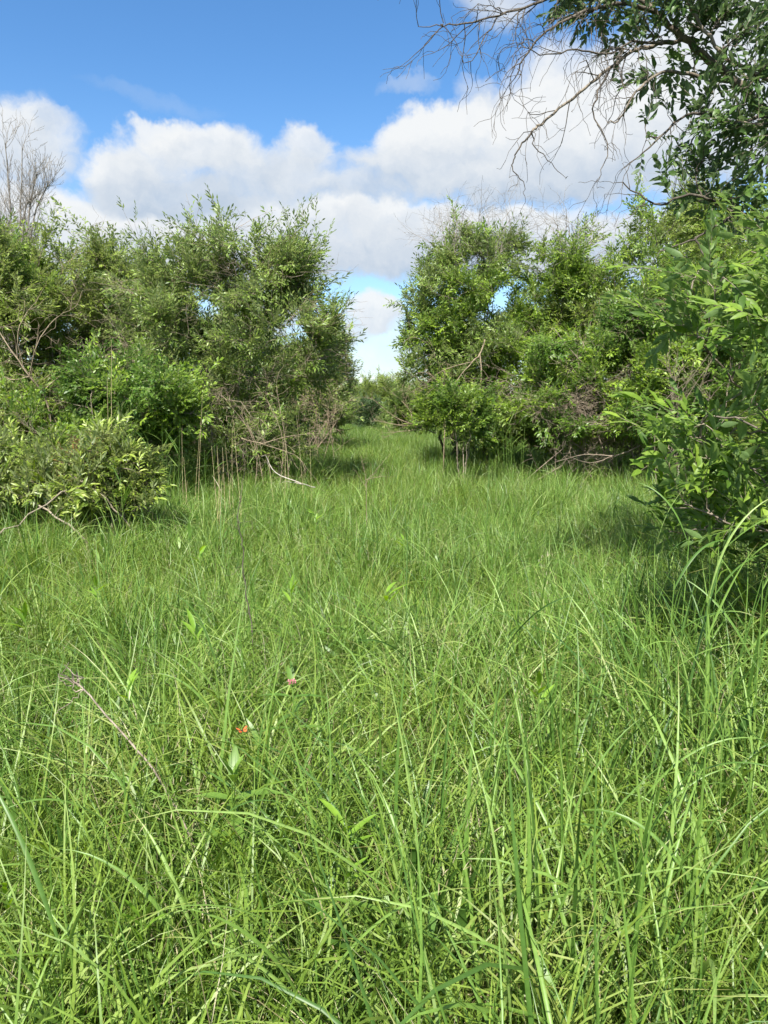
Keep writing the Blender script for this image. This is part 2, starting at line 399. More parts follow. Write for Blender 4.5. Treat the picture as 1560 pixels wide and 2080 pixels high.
def sedge(i, k=1.0):
    return clump('sedge', [dict(n=int(32*k), r=.12, L=(.55,1.12), W=(.0045,.0115), C=(.9,2.6), lean=.16, spread=.45, seg=9, m='grass'),
                           dict(n=int(22*k), r=.20, L=(.25,.6), W=(.004,.009), C=(.1,1.1), lean=.13, seg=5, m='grass'),
                           dict(n=int(6*k), r=.15, L=(.4,.8), W=(.0025,.006), C=(.3,1.9), lean=.18, seg=6, m='straw')])
def reedy(i):
    return clump('reed_grass', [dict(n=13, r=.12, L=(.65,1.15), W=(.006,.013), C=(.2,2.0), lean=.16, seg=8, m='blade', fold=True),
                                dict(n=22, r=.16, L=(.4,.8), W=(.004,.008), C=(.1,1.1), lean=.2, seg=5, m='blade')])
def under(i):
    return clump('undergrass', [dict(n=40, r=.26, L=(.22,.5), W=(.005,.010), C=(.0,.8), lean=.14, seg=4, m='grass', out=False),
                                dict(n=9, r=.24, L=(.2,.45), W=(.003,.007), C=(.3,1.9), lean=.25, seg=4, m='straw', out=False),
                               dict(n=7, r=.2, L=(.07,.13), W=(.014,.026), C=(.2,1.0), lean=.9, seg=4, m='blade', z=(.1,.42), hconst=.8)])
def fine(i):
    return clump('meadow_fine', [dict(n=56, r=.24, L=(.38,.78), W=(.0055,.0105), C=(.2,2.0), lean=.13, seg=5, m='grass', out=False),
                                 dict(n=12, r=.2, L=(.6,.88), W=(.007,.012), C=(.0,1.0), lean=.14, seg=5, m='blade', out=False),
                                 dict(n=5, r=.2, L=(.45,.8), W=(.003,.006), C=(.0,.6), lean=.12, seg=3, m='straw', out=False)])
def seedstalks(i):
    sp = [dict(n=4, r=.05, L=(.82,.95), W=(.0026,.0034), C=(.0,.12), lean=.02, seg=5, m='grass'), dict(n=46, r=.05, L=(.010,.026), W=(.0018,.003), C=(.0,1.0), lean=.5, seg=2, m='straw', z=(.70,.93), hconst=.8), dict(n=8, r=.1, L=(.3,.6), W=(.005,.009), C=(.2,1.6), lean=.2, seg=5, m='blade')]
    o = clump('seed_stalk', sp)
    return o

G_GRASS = scatter_group('grass_scatter', [sedge(0), sedge(1), sedge(2, .8), sedge(3, 1.2), reedy(4), reedy(5), under(6), under(7), fine(8), fine(9), fine(10), seedstalks(11)])
NEXT = 12
SED, REE, UND, FIN, STK = (0, 1, 2, 3), (4, 5), (6, 7), (8, 9, 10), (11,)

def nz(x, y, f, s=0.0): return noise.noise(Vector((x*f+s, y*f-s, s)))

# shrub bases keep the meadow thinner under them (x, y, radius)
SHADE = []
def order_pick(idxs): return NEXT-1-random.choice(idxs)      # Join Geometry hands instances back in reverse order

def build_grass():
    def zone(name, y0, y1, hw, step, mk, hscale, gap=0.0, minr=0):
        P = []; Ro = []; Sc = []; Id = []
        y = y0
        while y < y1:
            x = -hw(y)
            while x < hw(y):
                px = x+random.uniform(-.5, .5)*step; py = y+random.uniform(-.5, .5)*step
                x += step
                if minr and px*px+py*py < minr*minr: continue
                inside = 0
                for sx, sy, sr in SHADE:
                    d = math.hypot(px-sx, py-sy)/sr
                    if d < 1: inside = max(inside, 1-d)
                if inside > .8 and random.random() < .5: continue
                k, s, ax = mk(px, py)
                if k is None: continue
                hs = hscale*(1+.26*nz(px, py, .9, 3)+.22*nz(px, py, 2.3, 8))*(1+.8*min(inside, .4))*s
                if 1.9 < py < 3.7 and px > .33*py+.1: hs *= 1.22
                P.append((px, py, ground_z(px, py)-.01)); Sc.append((hs*random.uniform(.9, 1.1), hs*random.uniform(.9, 1.1), hs*random.uniform(.85, 1.1)))
                # neighbouring tussocks lean the same way
                fl = 2.2*nz(px, py, .35, 21)
                amp = .10+.42*max(0, nz(px, py, .55, 66)); Ro.append((amp*math.sin(fl)+random.gauss(0, .08), amp*math.cos(fl)+random.gauss(0, .08), random.random()*6.283))
                Id.append(order_pick(k))
            y += step
        o = scatter(name, G_GRASS, P, Ro, Sc, Id, mats=[M['grass'], M['blade'], M['straw']])
        tag(o, kind='stuff'); return len(P)
    wide = lambda m: (lambda y: m+abs(y)*.60)
    def mk_near(x, y):
        v = nz(x, y, .7, 40)
        right = x > .35*max(y, 1)*.5
        p_re = .18+.16*(x > .1)+.15*max(0, v)
        if random.random() < p_re: return REE, (1.0 if x > 0 else .85), 0
        return SED, (.92 if v > -.15 else .78), 0
    def mk_tall(x, y):
        if y > 9: return None, 1, 0
        return (STK if random.random() < .30 else REE), random.uniform(.75, 1.0), 0
    n = []
    n.append(zone('tussock_grass', .35, 4.2, wide(1.1), .155, mk_near, .90, minr=.55))
    n.append(zone('undergrowth_grass', -.6, 9, wide(1.3), .24, lambda x, y: (UND, 1, 0), .95))
    n.append(zone('tall_grass', 1.2, 12, wide(.9), .52, mk_tall, .92))
    n.append(zone('meadow_grass', 4.0, 10.5, wide(1.2), .19, lambda x, y: ((FIN if random.random() < .5 else (SED if random.random() < .65 else (REE if random.random() < .8 else STK))), .86, 0), .88))
    n.append(zone('distant_grass', 10.5, 34, lambda y: 4+y*.42, .30, lambda x, y: ((FIN if random.random() < .70 else (REE if random.random() < .5 else SED)), .84, 0), .86))
    n.append(zone('surrounding_grass', -3.5, .35, lambda y: 2.6, .30, mk_near, .72, minr=.7))
    n.append(zone('horizon_grass', 34, 62, lambda y: 9, .6, lambda x, y: (FIN, 1.3, 0), .9))
    print('GRASS', n)

# ------------------------------------------------------------------ leaves and sprigs
def leaf_shape(L, Wd, stations=3, fold=.25, droop=.25, wave=0.0, wide_at=.42):
    """leaf along +X, face up +Z; returns verts, tris, quads"""
    V = [(0, 0, 0)]; xs = np.linspace(0, 1, stations+2)
    for i, s in enumerate(xs[1:-1]):
        w = Wd/2*math.sin(math.pi*min(1, s**(math.log(.5)/math.log(wide_at))))**.8
        z = -droop*L*s*s; wv = wave*w*math.sin(i*2.4)
        V += [(L*s, w, z+fold*w+wv), (L*s, 0, z), (L*s, -w, z+fold*w-wv)]
    V.append((L, 0, -droop*L)); n = len(V)-1
    T = [(0, 2, 1), (0, 3, 2)]; Q = []
    for i in range(stations-1):
        a = 1+i*3; Q += [(a, a+1, a+4, a+3), (a+1, a+2, a+5, a+4)]
    a = 1+(stations-1)*3; T += [(a, a+1, n), (a+1, a+2, n)]
    return np.array(V), np.array(T), (np.array(Q) if Q else np.zeros((0, 4), int))

def frame(fwd, up):
    f = fwd/np.linalg.norm(fwd); s = np.cross(up, f); s /= np.linalg.norm(s)+1e-9; u = np.cross(f, s)
    return np.stack([f, s, u], 1)

def sprig_leaves(n, L, leafL, spread=.9, up=.15, arch=.1):
    """places of the leaves along a shoot lying on +X: (position, matrix, size, value)"""
    out = []
    for i in range(n):
        s = (i+.6)/n; p = np.array([L*s, 0, arch*L*s*(1-s)*2])
        if i >= n-2: ang = random.uniform(-.3, .3)
        else: ang = (1 if i % 2 else -1)*random.uniform(.45, spread)
        roll = random.uniform(-1.3, 1.3)
        d = np.array([math.cos(ang), math.sin(ang)*math.cos(roll), math.sin(abs(ang))*math.sin(roll)*.8+random.uniform(-.15, up+.1)])
        upv = np.array([random.gauss(0, .35), random.gauss(0, .45), 1.0])
        out.append((p, frame(d, upv), random.uniform(.5, 1.15)*(1-.25*s), random.random()))
    return out

def sprig(name, n, L, leafL, leafW, leafmat, barkmat, spread=.95, up=.2, arch=.1, stations=1, fold=.3, droop=.25, wide_at=.42, twig=.0018, side=0):
    V = []; T = []; Q = []; v = []; off = 0; mi_t = []; mi_q = []
    def add_shoot(o3, R3, n, L, sc):
        nonlocal off
        for p, Rm, k, val in sprig_leaves(n, L, leafL, spread, up, arch):
            lv, lt, lq = leaf_shape(leafL*random.uniform(.85, 1.15), leafW*random.uniform(.85, 1.15), stations, fold, droop*random.uniform(.2, 1.6), .1, wide_at)
            w = (lv*k*sc)@Rm.T+p; w = w@R3.T+o3
            V.append(w); T.append(lt+off); v.append(np.full(len(w), val)); mi_t.append(np.zeros(len(lt)))
            if len(lq): Q.append(lq+off); mi_q.append(np.zeros(len(lq)))
            off += len(w)
        s = np.linspace(-.02, .97, 4); pts = np.stack([L*s, 0*s, arch*L*s*(1-s)*2], 1)@R3.T+o3
        tb = Tubes(); tb.add(pts, [twig, twig*.8, twig*.6, twig*.4], 3); a, q = tb.arrays()
        V.append(a); Q.append(q+off); v.append(np.full(len(a), random.random())); mi_q.append(np.ones(len(q))); off += len(a)
    add_shoot(np.zeros(3), np.eye(3), n, L, 1.0)
    for i in range(side):
        s = random.uniform(.15, .75); a = random.choice((-1, 1))*random.uniform(.5, 1.0); e = random.uniform(-.35, .5)
        f = np.array([math.cos(a)*math.cos(e), math.sin(a)*math.cos(e), math.sin(e)])
        add_shoot(np.array([L*s, 0, arch*L*s*(1-s)*2]), frame(f, np.array([0, random.gauss(0, .3), 1])), max(4, int(n*.6)), L*.62, .92)
    me = mesh_from(name, np.concatenate(V), [np.concatenate(T)]+([np.concatenate(Q)] if Q else []), [M[leafmat], M[barkmat]],
                   np.concatenate(mi_t+mi_q), {'v': np.concatenate(v)})
    return proto(name, me)

def sprig_set(name, leafmat, barkmat='bark', count=5, **kw):
    return scatter_group(name+'_scatter', [sprig(name, leafmat=leafmat, barkmat=barkmat, **kw) for _ in range(count)]), count
SP = {}
SP['willow'] = sprig_set('willow_sprig', 'willow', n=10, L=.29, leafL=.105, leafW=.036, side=1, droop=.3)
SP['olive'] = sprig_set('olive_sprig', 'olive', n=10, L=.28, leafL=.102, leafW=.036, side=1, droop=.25)
SP['bright'] = sprig_set('bright_sprig', 'bright', n=10, L=.27, leafL=.098, leafW=.042, side=1, droop=.3)
SP['broad'] = sprig_set('broad_sprig', 'broad', n=10, L=.25, leafL=.08, leafW=.042, side=2, droop=.35)
SP['dogwood'] = sprig_set('dogwood_sprig', 'dogwood', n=11, L=.20, leafL=.098, leafW=.027, side=0, droop=.45, up=.5, stations=2)
SP['ruddy'] = sprig_set('ruddy_sprig', 'ruddy', n=10, L=.18, leafL=.075, leafW=.022, side=0, droop=.4, up=.5, stations=2)
SP['near'] = sprig_set('near_sprig', 'near', n=13, L=.27, leafL=.098, leafW=.031, side=0, droop=.28, stations=3, fold=.35)
SP['top'] = sprig_set('top_sprig', 'top', n=11, L=.19, leafL=.064, leafW=.029, side=0, droop=.3, stations=2)
SP['far'] = sprig_set('far_sprig', 'willow', n=16, L=.42, leafL=.13, leafW=.045, side=1)
SP['farolive'] = sprig_set('far_olive_sprig', 'olive', n=16, L=.42, leafL=.13, leafW=.045, side=1)
SP['silver'] = sprig_set('silver_sprig', 'silver', 'deadgrey', n=11, L=.40, leafL=.12, leafW=.03, side=1)

# ------------------------------------------------------------------ growing branches
def curve_path(a, b, d0, n, bend=.4, jit=.03, sag=0.0):
    a = np.asarray(a, float); b = np.asarray(b, float); L = np.linalg.norm(b-a)+1e-6
    c = a+np.asarray(d0)*L*bend
    s = np.linspace(0, 1, n)[:, None]
    p = (1-s)**2*a+2*s*(1-s)*c+s**2*b
    p[1:-1] += rng.normal(0, jit*L, (n-2, 3)); p[:, 2] -= sag*L*np.sin(math.pi*s[:, 0])
    return p

class Wood:
    def __init__(s): s.pos = []; s.dir = []; s.rad = []; s.trunk = Tubes(); s.twigs = Tubes()
    def limb(s, pts, r0, r1, sides=6, tube=None, nodes=True):
        pts = np.asarray(pts, float); n = len(pts); rad = r0+(r1-r0)*np.linspace(0, 1, n)**.8
        (tube or s.trunk).add(pts, rad, sides)
        if nodes:
            t = np.gradient(pts, axis=0); t /= np.linalg.norm(t, axis=1, keepdims=True)+1e-9
            for i in range(n):
                s.pos.append(pts[i]); s.dir.append(t[i]); s.rad.append(rad[i])
    def attach(s, targets, n, rmax, rmin, sides, tube, add_nodes, upw=.9, jit=.03, bend=.4, sag=0):
        pos = np.array(s.pos); dr = np.array(s.dir); rad = np.array(s.rad)
        paths = []
        order = np.argsort([np.min(np.sum((pos-t)**2, 1)) for t in targets])
        for k in order:
            t = targets[k]
            if add_nodes and len(s.pos) > len(pos):
                pos = np.array(s.pos); dr = np.array(s.dir); rad = np.array(s.rad)
            d = t-pos; L = np.linalg.norm(d, axis=1)+1e-6
            cost = L*(1+upw*np.clip(-d[:, 2]/L, 0, 1)+.35*(1-np.sum(d*dr, 1)/L))
            i = int(np.argmin(cost))
            out = dr[i]*.6+d[i]/L[i]*.4
            p = curve_path(pos[i], t, out, n, bend, jit, sag)
            r0 = min(rad[i]*.75, rmax*min(1, .35+L[i]*.6)); r0 = max(r0, rmin*1.2)
            s.limb(p, r0, rmin, sides, tube, add_nodes)
            paths.append(p)
        return paths

def smooth_path(pts, k=4, j=.004):
    P = np.array([tuple(p) for p in pts], float); out = []
    Q = np.vstack([2*P[0]-P[1], P, 2*P[-1]-P[-2]])
    for i in range(1, len(Q)-2):
        for a in range(k):
            t = a/k
            out.append(.5*((2*Q[i])+(-Q[i-1]+Q[i+1])*t+(2*Q[i-1]-5*Q[i]+4*Q[i+1]-Q[i+2])*t*t+(-Q[i-1]+3*Q[i]-3*Q[i+1]+Q[i+2])*t**3))
    out.append(P[-1]); out = np.array(out); out[1:-1] += rng.normal(0, j, (len(out)-2, 3)); return out

def sample_lobes(lobes, n, thr=-.12, freq=1.6, seed=0., hollow=.35, zmin=.1):
    """points in a union of ellipsoids, in clumps, most of them near the outside"""
    vol = np.array([l[1][0]*l[1][1]*l[1][2]*(l[2] if len(l) > 2 else 1) for l in lobes]); vol = vol/vol.sum(); out = []
    tries = 0
    while len(out) < n and tries < n*40:
        tries += 1
        c, r = lobes[rng.choice(len(lobes), p=vol)][:2]
        d = rng.normal(size=3); d /= np.linalg.norm(d); q = rng.random()**.5
        q = hollow+(1-hollow)*q if rng.random() < .75 else q
        d = d*(1+.22*noise.noise(Vector(d)*2.2+Vector((seed, c[0], c[1]))))
        p = np.array(c)+d*q*np.array(r)
        if p[2] < zmin: continue
        if noise.noise(Vector(p)*freq+Vector((seed, seed*.7, 0))) < thr: continue
        out.append(p)
    return out

def sprigs_on(paths, per, sc, lo=.3, outward=None, droop=0.0):
    P = []; Ro = []; Sc = []
    for p in paths:
        n = len(p)
        for k in range(per):
            s = lo+(1-lo)*(k+random.random()*.8)/per if k < per-1 else 1.0
            f = s*(n-1); i = min(int(f), n-2); q = p[i]*(1-(f-i))+p[i+1]*(f-i)
            d = p[i+1]-p[i]; d = d/(np.linalg.norm(d)+1e-9)
            d = d*.8+rng.normal(0, .55 if k < per-1 else .25, 3)+np.array([0, 0, .32-droop])
            d /= np.linalg.norm(d)
            P.append(q); Ro.append((random.gauss(0, .55), -math.asin(max(-1, min(1, d[2]))), math.atan2(d[1], d[0])))
            Sc.append(sc*random.uniform(.72, 1.2))
    return P, Ro, Sc

def dead_spray(tubes, pts, r0, levels=2, dens=9, length=.5, droop=.25, spread=.9, r_min=.0012, sides=3, kink=.06):
    """bare twigs growing off a path, forking again"""
    pts = np.asarray(pts, float); n = len(pts)
    seglen = np.linalg.norm(np.diff(pts, axis=0), axis=1); tot = seglen.sum()
    k = max(1, int(dens*tot))
    for i in range(k):
        s = random.uniform(.12, 1.0) if i else 1.0
        f = s*(n-1); j = min(int(f), n-2); q = pts[j]*(1-(f-j))+pts[j+1]*(f-j)
        t = pts[j+1]-pts[j]; t = t/(np.linalg.norm(t)+1e-9)
        d = t*.9+rng.normal(0, spread*.6, 3); d /= np.linalg.norm(d)
        L = length*random.uniform(.4, 1.15)*(1-.35*s)
        m = 6; p = [q]
        for a in range(m):
            d = d+rng.normal(0, kink*2.4, 3)+np.array([0, 0, -droop*.28]); d /= np.linalg.norm(d)
            p.append(p[-1]+d*L/m)
        r = max(r_min, r0*.5*(1-.5*s))
        tubes.add(np.array(p), np.linspace(r, r_min*.7, m+1), sides)
        if levels > 1: dead_spray(tubes, p, r, levels-1, dens*1.15, length*.55, droop, spread, r_min, sides, kink)

def tubes_part(name, tb, root, mat):
    V, Q = tb.arrays()
    if not len(V): return None
    return part(name, mesh_from(name, V, [Q], [M[mat]]), root)

def shrub(name, label, cat, base, lobes, kind='willow', stems=6, branches=90, twigs=700, per=4, sc=1.0, group=None, bark='bark',
          stem_r=.035, base_r=.35, dead=0, dead_mat='deadgrey', thr=.0, freq=1.7, seed=0., hollow=.35, zmin=.15, mix=None, deadlen=.5, shade_r=None, dead_top=True, near=None, guides=None, sag=0, root_loc=None, upw=.5, leaders=26, lead_len=.75):
    base = np.array([base[0], base[1], ground_z(base[0], base[1])])
    root = thing(name, tuple(base), label, cat, group)
    if shade_r: SHADE.append((base[0], base[1], shade_r))
    wd = Wood()
    for gp, r0, r1, gm in (guides or []):
        gt = Tubes(); wd.limb(smooth_path(gp), r0, r1, 8 if r0 > .02 else 6, gt); tubes_part('limb', gt, root, gm)
    # main stems: one mesh each, leaning out of a common foot
    tops = sample_lobes(lobes, stems, -9, 1, seed, .2, zmin) if stems else []
    for tgt in tops:
        st = Wood(); st0 = base+np.array([rng.normal(0, base_r*.5), rng.normal(0, base_r*.5), -.05])
        out = np.array([(tgt[0]-base[0])*.15, (tgt[1]-base[1])*.15, 1.0]); out /= np.linalg.norm(out)
        p = curve_path(st0, tgt, out, 12, .45, .012)
        r = stem_r*random.uniform(.6, 1.2)
        wd.limb(p, r, .008, 6, st.trunk)
        tubes_part('stem', st.trunk, root, bark)
    bt = sample_lobes(lobes, branches, thr-.1, freq, seed, .15, zmin)
    tb = Tubes(); wd.attach(bt, 8, .016, .004, 4, tb, True, jit=.03)
    tag(tubes_part('branches', tb, root, bark), kind='stuff')
    tt = sample_lobes(lobes, twigs, thr, freq, seed, hollow, zmin)
    if leaders:      # shoots standing out of the crown
        zs = sorted(p[2] for p in tt); cz = zs[int(len(zs)*.55)]; cand = [p for p in tt if p[2] > cz]
        mid = np.mean(tt, 0)
        for k in range(leaders):
            p = cand[rng.integers(len(cand))]; o = (p-mid); o[2] = abs(o[2])+.5; o /= np.linalg.norm(o)
            L = rng.uniform(.2, .6)*lead_len
            for q in (.35, .7, 1.0): tt.append(p+o*L*q+np.array([0, 0, .25*L*q])+rng.normal(0, .03, 3))
    tw = Tubes(); paths = wd.attach(tt, 5, .0065, .0020, 3, tw, False, jit=.04, upw=upw, sag=sag)
    tag(tubes_part('twigs', tw, root, bark if bark != 'limb' else 'bark'), kind='stuff')
    P, Ro, Sc = sprigs_on(paths, per, sc)
    kinds = mix or [(kind, 1.0)]
    if near:
        kp = near_leaves(root, P, Ro, Sc, **near); P = [p for p, k in zip(P, kp) if k]; Ro = [p for p, k in zip(Ro, kp) if k]; Sc = [p for p, k in zip(Sc, kp) if k]
    Pa = np.array(P); sel = rng.random(len(P)); acc = 0
    if mix and len(mix) == 2:      # second sort of foliage sits in patches
        nzv = np.array([noise.noise(Vector(p)*1.1+Vector((seed+9, 0, 0))) for p in P]); sel = np.argsort(np.argsort(nzv))/len(P)
    for kd, w in kinds:
        m = (sel >= acc) & (sel < acc+w); acc += w
        g, cnt = SP[kd]; ii = np.nonzero(m)[0]
        if not len(ii): continue
        fo = scatter('foliage', g, Pa[ii], np.array(Ro)[ii], np.array(Sc)[ii], rng.integers(0, cnt, len(ii)), root); tag(fo, kind='stuff')
    if dead:
        db = Tubes(); pos = np.array(wd.pos)
        hi = np.argsort(-(pos[:, 2]+rng.normal(0, .5, len(pos)))) if dead_top else rng.permutation(len(pos))
        for i in hi[:dead]:
            d = np.array(wd.dir[i])*.7+np.array([rng.normal(0, .4), rng.normal(0, .4), .55 if dead_top else .1]); d /= np.linalg.norm(d)
            L = deadlen*random.uniform(.6, 1.5)
            p = curve_path(pos[i], pos[i]+d*L, d+np.array([0, 0, .3]), 7, .4, .03)
            db.add(p, np.linspace(.008, .003, 7), 3); dead_spray(db, p, .007, 2, 7, .35*deadlen/.5, .12, .9, .002)
        tag(tubes_part('dead_twigs', db, root, dead_mat), kind='stuff')
    return root

def children_of(o): return [c for c in C.objects if c.parent == o]
def copy_thing(o, loc, rz, sc, label, group=None):
    kids = children_of(o)
    r = o.copy(); C.objects.link(r); r.location = loc; r.rotation_euler = (0, 0, rz); r.scale = (sc, sc, sc); r['label'] = label
    if group: r['group'] = group
    for k in kids:
        c = k.copy(); C.objects.link(c); c.parent = r
    return r

def lobe(px, py, Y, rx, ry, rz, w=1.0):
    p = W(px, py, Y); return ((p.x, p.y, p.z), (rx, ry, rz), w)

def near_leaves(root, P, Ro, Sc, leafmat, barkmat, leafL, leafW, n_per, L, limit=300, arch=.1, spread=.95, up=.2, twig=.0016, droop=.3, fold=.3):
    """the shoots nearest the viewer get every leaf as an object; returns the mask of the shoots that stay joined"""
    P = np.array(P); n = len(P)
    cx = P[:, 0]; dy = P[:, 1]*math.cos(PITCH)-(P[:, 2]-EYE)*math.sin(PITCH); dz = P[:, 1]*math.sin(PITCH)+(P[:, 2]-EYE)*math.cos(PITCH)
    px = 780+F*cx/dy; py = 1040-F*dz/dy
    inside = (px > -20) & (px < 1580) & (py > -20) & (py < 2100)
    dist = np.linalg.norm(P-np.array([0, 0, EYE]), axis=1); dist[~inside] = 1e9
    order = np.argsort(dist)[:max(1, limit//n_per)]
    variants = []
    for k in range(8):
        lv, lt, lq = leaf_shape(leafL, leafW*random.uniform(.85, 1.1), 4, fold, droop*(.3+k*.2), .12)
        variants.append(mesh_from('leaf', lv, [lt, lq], [M[leafmat]], attrs={'v': np.full(len(lv), (k+.5)/8)}))
    tb = Tubes()
    for i in order:
        o3 = P[i]; Rm3 = np.array(Euler(Ro[i]).to_matrix()); sc = Sc[i]
        for p, Rm, k, val in sprig_leaves(n_per, L, leafL, spread, up, arch):
            m3 = Rm3@Rm; loc = Rm3@(p*sc)+o3
            o = put_mesh('leaf', random.choice(variants), root)
            mt = Matrix.Identity(4)
            for a in range(3):
                for b in range(3): mt[a][b] = m3[a][b]*k*sc
                mt[a][3] = loc[a]-root.location[a]
            o.matrix_local = mt
        s = np.linspace(-.02, .97, 5); pts = (np.stack([L*s, 0*s, arch*L*s*(1-s)*2], 1)*sc)@Rm3.T+o3
        tb.add(pts, np.linspace(twig, twig*.4, 5), 4)
    tag(tubes_part('shoots', tb, root, barkmat), kind='stuff')
    keep = np.ones(n, bool); keep[order] = False
    return keep

# ================================================================== THE SHRUBS
GL = 'willow shrubs along the left of the grassy lane'; GR = 'willow shrubs along the right of the grassy lane'
# left, the big one nearest the lane
x0 = W(500, 1000, 12.5).x
shrub('willow_shrub', 'tall open willow nearest the lane on its left, feathery top shoots against the clouds', 'willow shrub', (x0, 12.6),
      [lobe(470,700,12.5,1.9,1.6,1.35,1.0), lobe(455,570,12.6,1.45,1.2,.80,.9), lobe(500,470,12.7,.75,.6,.35,.5), lobe(605,570,12.3,.62,.9,.75,.6), lobe(330,640,12.8,.95,1.0,.70,.6),
       lobe(550,790,12.3,1.1,1.0,.75,.8), lobe(330,800,12.3,1.2,.9,.75,.7), lobe(440,900,12.0,1.8,1.0,.55,1.4)],
      'willow', stems=11, branches=150, twigs=1000, per=5, sc=1.0, leaders=70, lead_len=1.0, dead=110, dead_mat='dead', seed=1.3, stem_r=.04, base_r=.9, thr=.02, shade_r=1.7, dead_top=False, deadlen=.8)
# behind it to the left
shrub('willow_shrub', 'willow with a loose leafy spire, between the dead grey snag and the tall open willow', 'willow shrub', (W(190,1000,14.5).x, 14.6),
      [lobe(190,640,14.5,1.5,1.3,1.4), lobe(130,510,14.5,.5,.6,.70,.35), lobe(240,570,14.5,.85,.9,.45,.5), lobe(150,800,14.3,1.6,1.2,.9), lobe(170,890,13.6,1.7,1.0,.6,1.4)],
      'olive', stems=8, branches=110, twigs=1000, per=5, sc=1.05, dead=90, dead_mat='dead', seed=4.1, base_r=.8, shade_r=1.6, dead_top=False, deadlen=.9, mix=[('olive', .6), ('willow', .4)])
shrub('willow_shrub', 'yellow-green willow at the left end of the left row, below the dead grey snag', 'willow shrub', (W(-30,1000,13.2).x, 13.3),
      [lobe(10,600,13.2,1.1,1.3,1.25), lobe(-70,560,13.4,1.2,1.2,1.0), lobe(30,560,13.2,.7,.7,.6,.6), lobe(-20,800,13.0,1.4,1.2,.8), lobe(-10,880,12.6,1.7,1.0,.6,1.3)],
      'olive', stems=8, branches=100, twigs=950, per=5, sc=1.05, dead=34, dead_mat='tan', seed=7.7, base_r=.8, shade_r=1.5, dead_top=False, mix=[('olive', .65), ('bright', .35)])
# low broad-leaved bush between
shrub('broadleaf_bush', 'low dark green broad-leaved bush at the foot of the tall open willow', 'bush', (W(260,1000,10.2).x, 10.3),
      [lobe(250,830,10.2,.95,.7,.60), lobe(180,870,10.0,.9,.6,.5), lobe(320,860,10.4,.6,.6,.5)],
      'broad', stems=9, branches=60, twigs=560, per=4, sc=1.0, seed=2.2, stem_r=.014, base_r=.7, shade_r=1.0, zmin=.3, mix=[('broad', .65), ('bright', .35)])
# the far shrub down the lane on the left
shrub('willow_shrub', 'smaller rounded willow farther down the lane, last of the left row', 'willow shrub', (W(640,900,21).x, 21.2),
      [lobe(640,760,21,1.05,1.2,1.05), lobe(655,700,21,.65,.7,.45,.6), lobe(600,790,20.8,1.2,1.2,.8), lobe(690,770,21.4,.45,.6,.5,.4), lobe(625,840,20.6,1.4,1.2,.6,1.2)],
      'willow', stems=7, branches=80, twigs=680, per=4, sc=1.25, dead=20, dead_mat='tan', seed=9.4, base_r=.6, shade_r=1.4, deadlen=.6, mix=[('willow', .6), ('olive', .4)])

# right of the lane
shrub('willow_shrub', 'willow nearest the lane on its right, grey bare twigs arching over its crown', 'willow shrub', (W(960,930,15.2).x, 15.5),
      [lobe(950,660,15.2,1.30,1.3,1.45), lobe(980,520,15.4,1.05,1.0,.72,.7), lobe(860,640,15.0,.55,.8,1.0,.5), lobe(900,770,15.0,.95,.9,.8,.6), lobe(1010,760,15.0,1.0,.9,.8,.7), lobe(975,850,14.8,1.25,.9,.6,2.0)],
      'bright', stems=9, branches=130, twigs=900, per=6, sc=1.0, dead=48, dead_mat='deadgrey', seed=12.5, stem_r=.045, base_r=.6, bark='darkbark', shade_r=1.6, deadlen=.95, thr=.02, mix=[('bright', .5), ('willow', .5)])
shrub('willow_shrub', 'middle willow of the right row, sparse grey twigs standing out of its rounded crown', 'willow shrub', (W(1160,950,15.6).x, 15.8),
      [lobe(1150,620,15.6,1.25,1.2,1.25), lobe(1190,520,15.7,.75,.8,.6,.6), lobe(1110,560,15.6,.55,.8,.8,.5), lobe(1180,780,15.0,1.5,1.0,.85), lobe(1170,860,14.8,1.6,1.0,.6,2.2)],
      'bright', stems=8, branches=120, twigs=820, per=6, sc=1.0, dead=38, dead_mat='deadgrey', seed=15.2, base_r=.7, bark='darkbark', shade_r=1.7, deadlen=.8, mix=[('bright', .6), ('olive', .4)])
shrub('willow_shrub', 'tallest willow of the right row, partly behind the leafy branches at the right edge', 'willow shrub', (W(1380,950,14.2).x, 14.4),
      [lobe(1370,580,14.2,1.25,1.3,1.55), lobe(1340,450,14.2,.75,.8,.55,.6), lobe(1470,500,14.2,1.0,1.0,1.0,.7), lobe(1380,780,13.8,1.4,1.0,1.0), lobe(1380,870,13.6,1.7,1.0,.6,2.0), lobe(1350,740,14.4,1.0,.8,.7,1.0)],
      'bright', stems=8, branches=120, twigs=820, per=6, sc=1.0, dead=28, dead_mat='deadgrey', seed=18.8, base_r=.7, bark='darkbark', shade_r=1.7, deadlen=.7, mix=[('bright', .55), ('olive', .45)])
shrub('broadleaf_bush', 'bright broad-leaved bush in front of the middle willow, tangled with brown twigs', 'bush', (W(1240,950,13.0).x, 13.2),
      [lobe(1180,740,13.2,.95,.7,.75), lobe(1290,680,13.0,.75,.7,.8), lobe(1220,840,12.8,1.3,.7,.5), lobe(1080,800,13.4,.6,.5,.5,.5)],
      'broad', stems=10, branches=80, twigs=620, per=4, sc=1.05, seed=22.1, stem_r=.014, base_r=.8, shade_r=1.2, dead=60, dead_mat='dead', dead_top=False, deadlen=.7, zmin=.3, mix=[('bright', .75), ('broad', .25)], thr=.02)
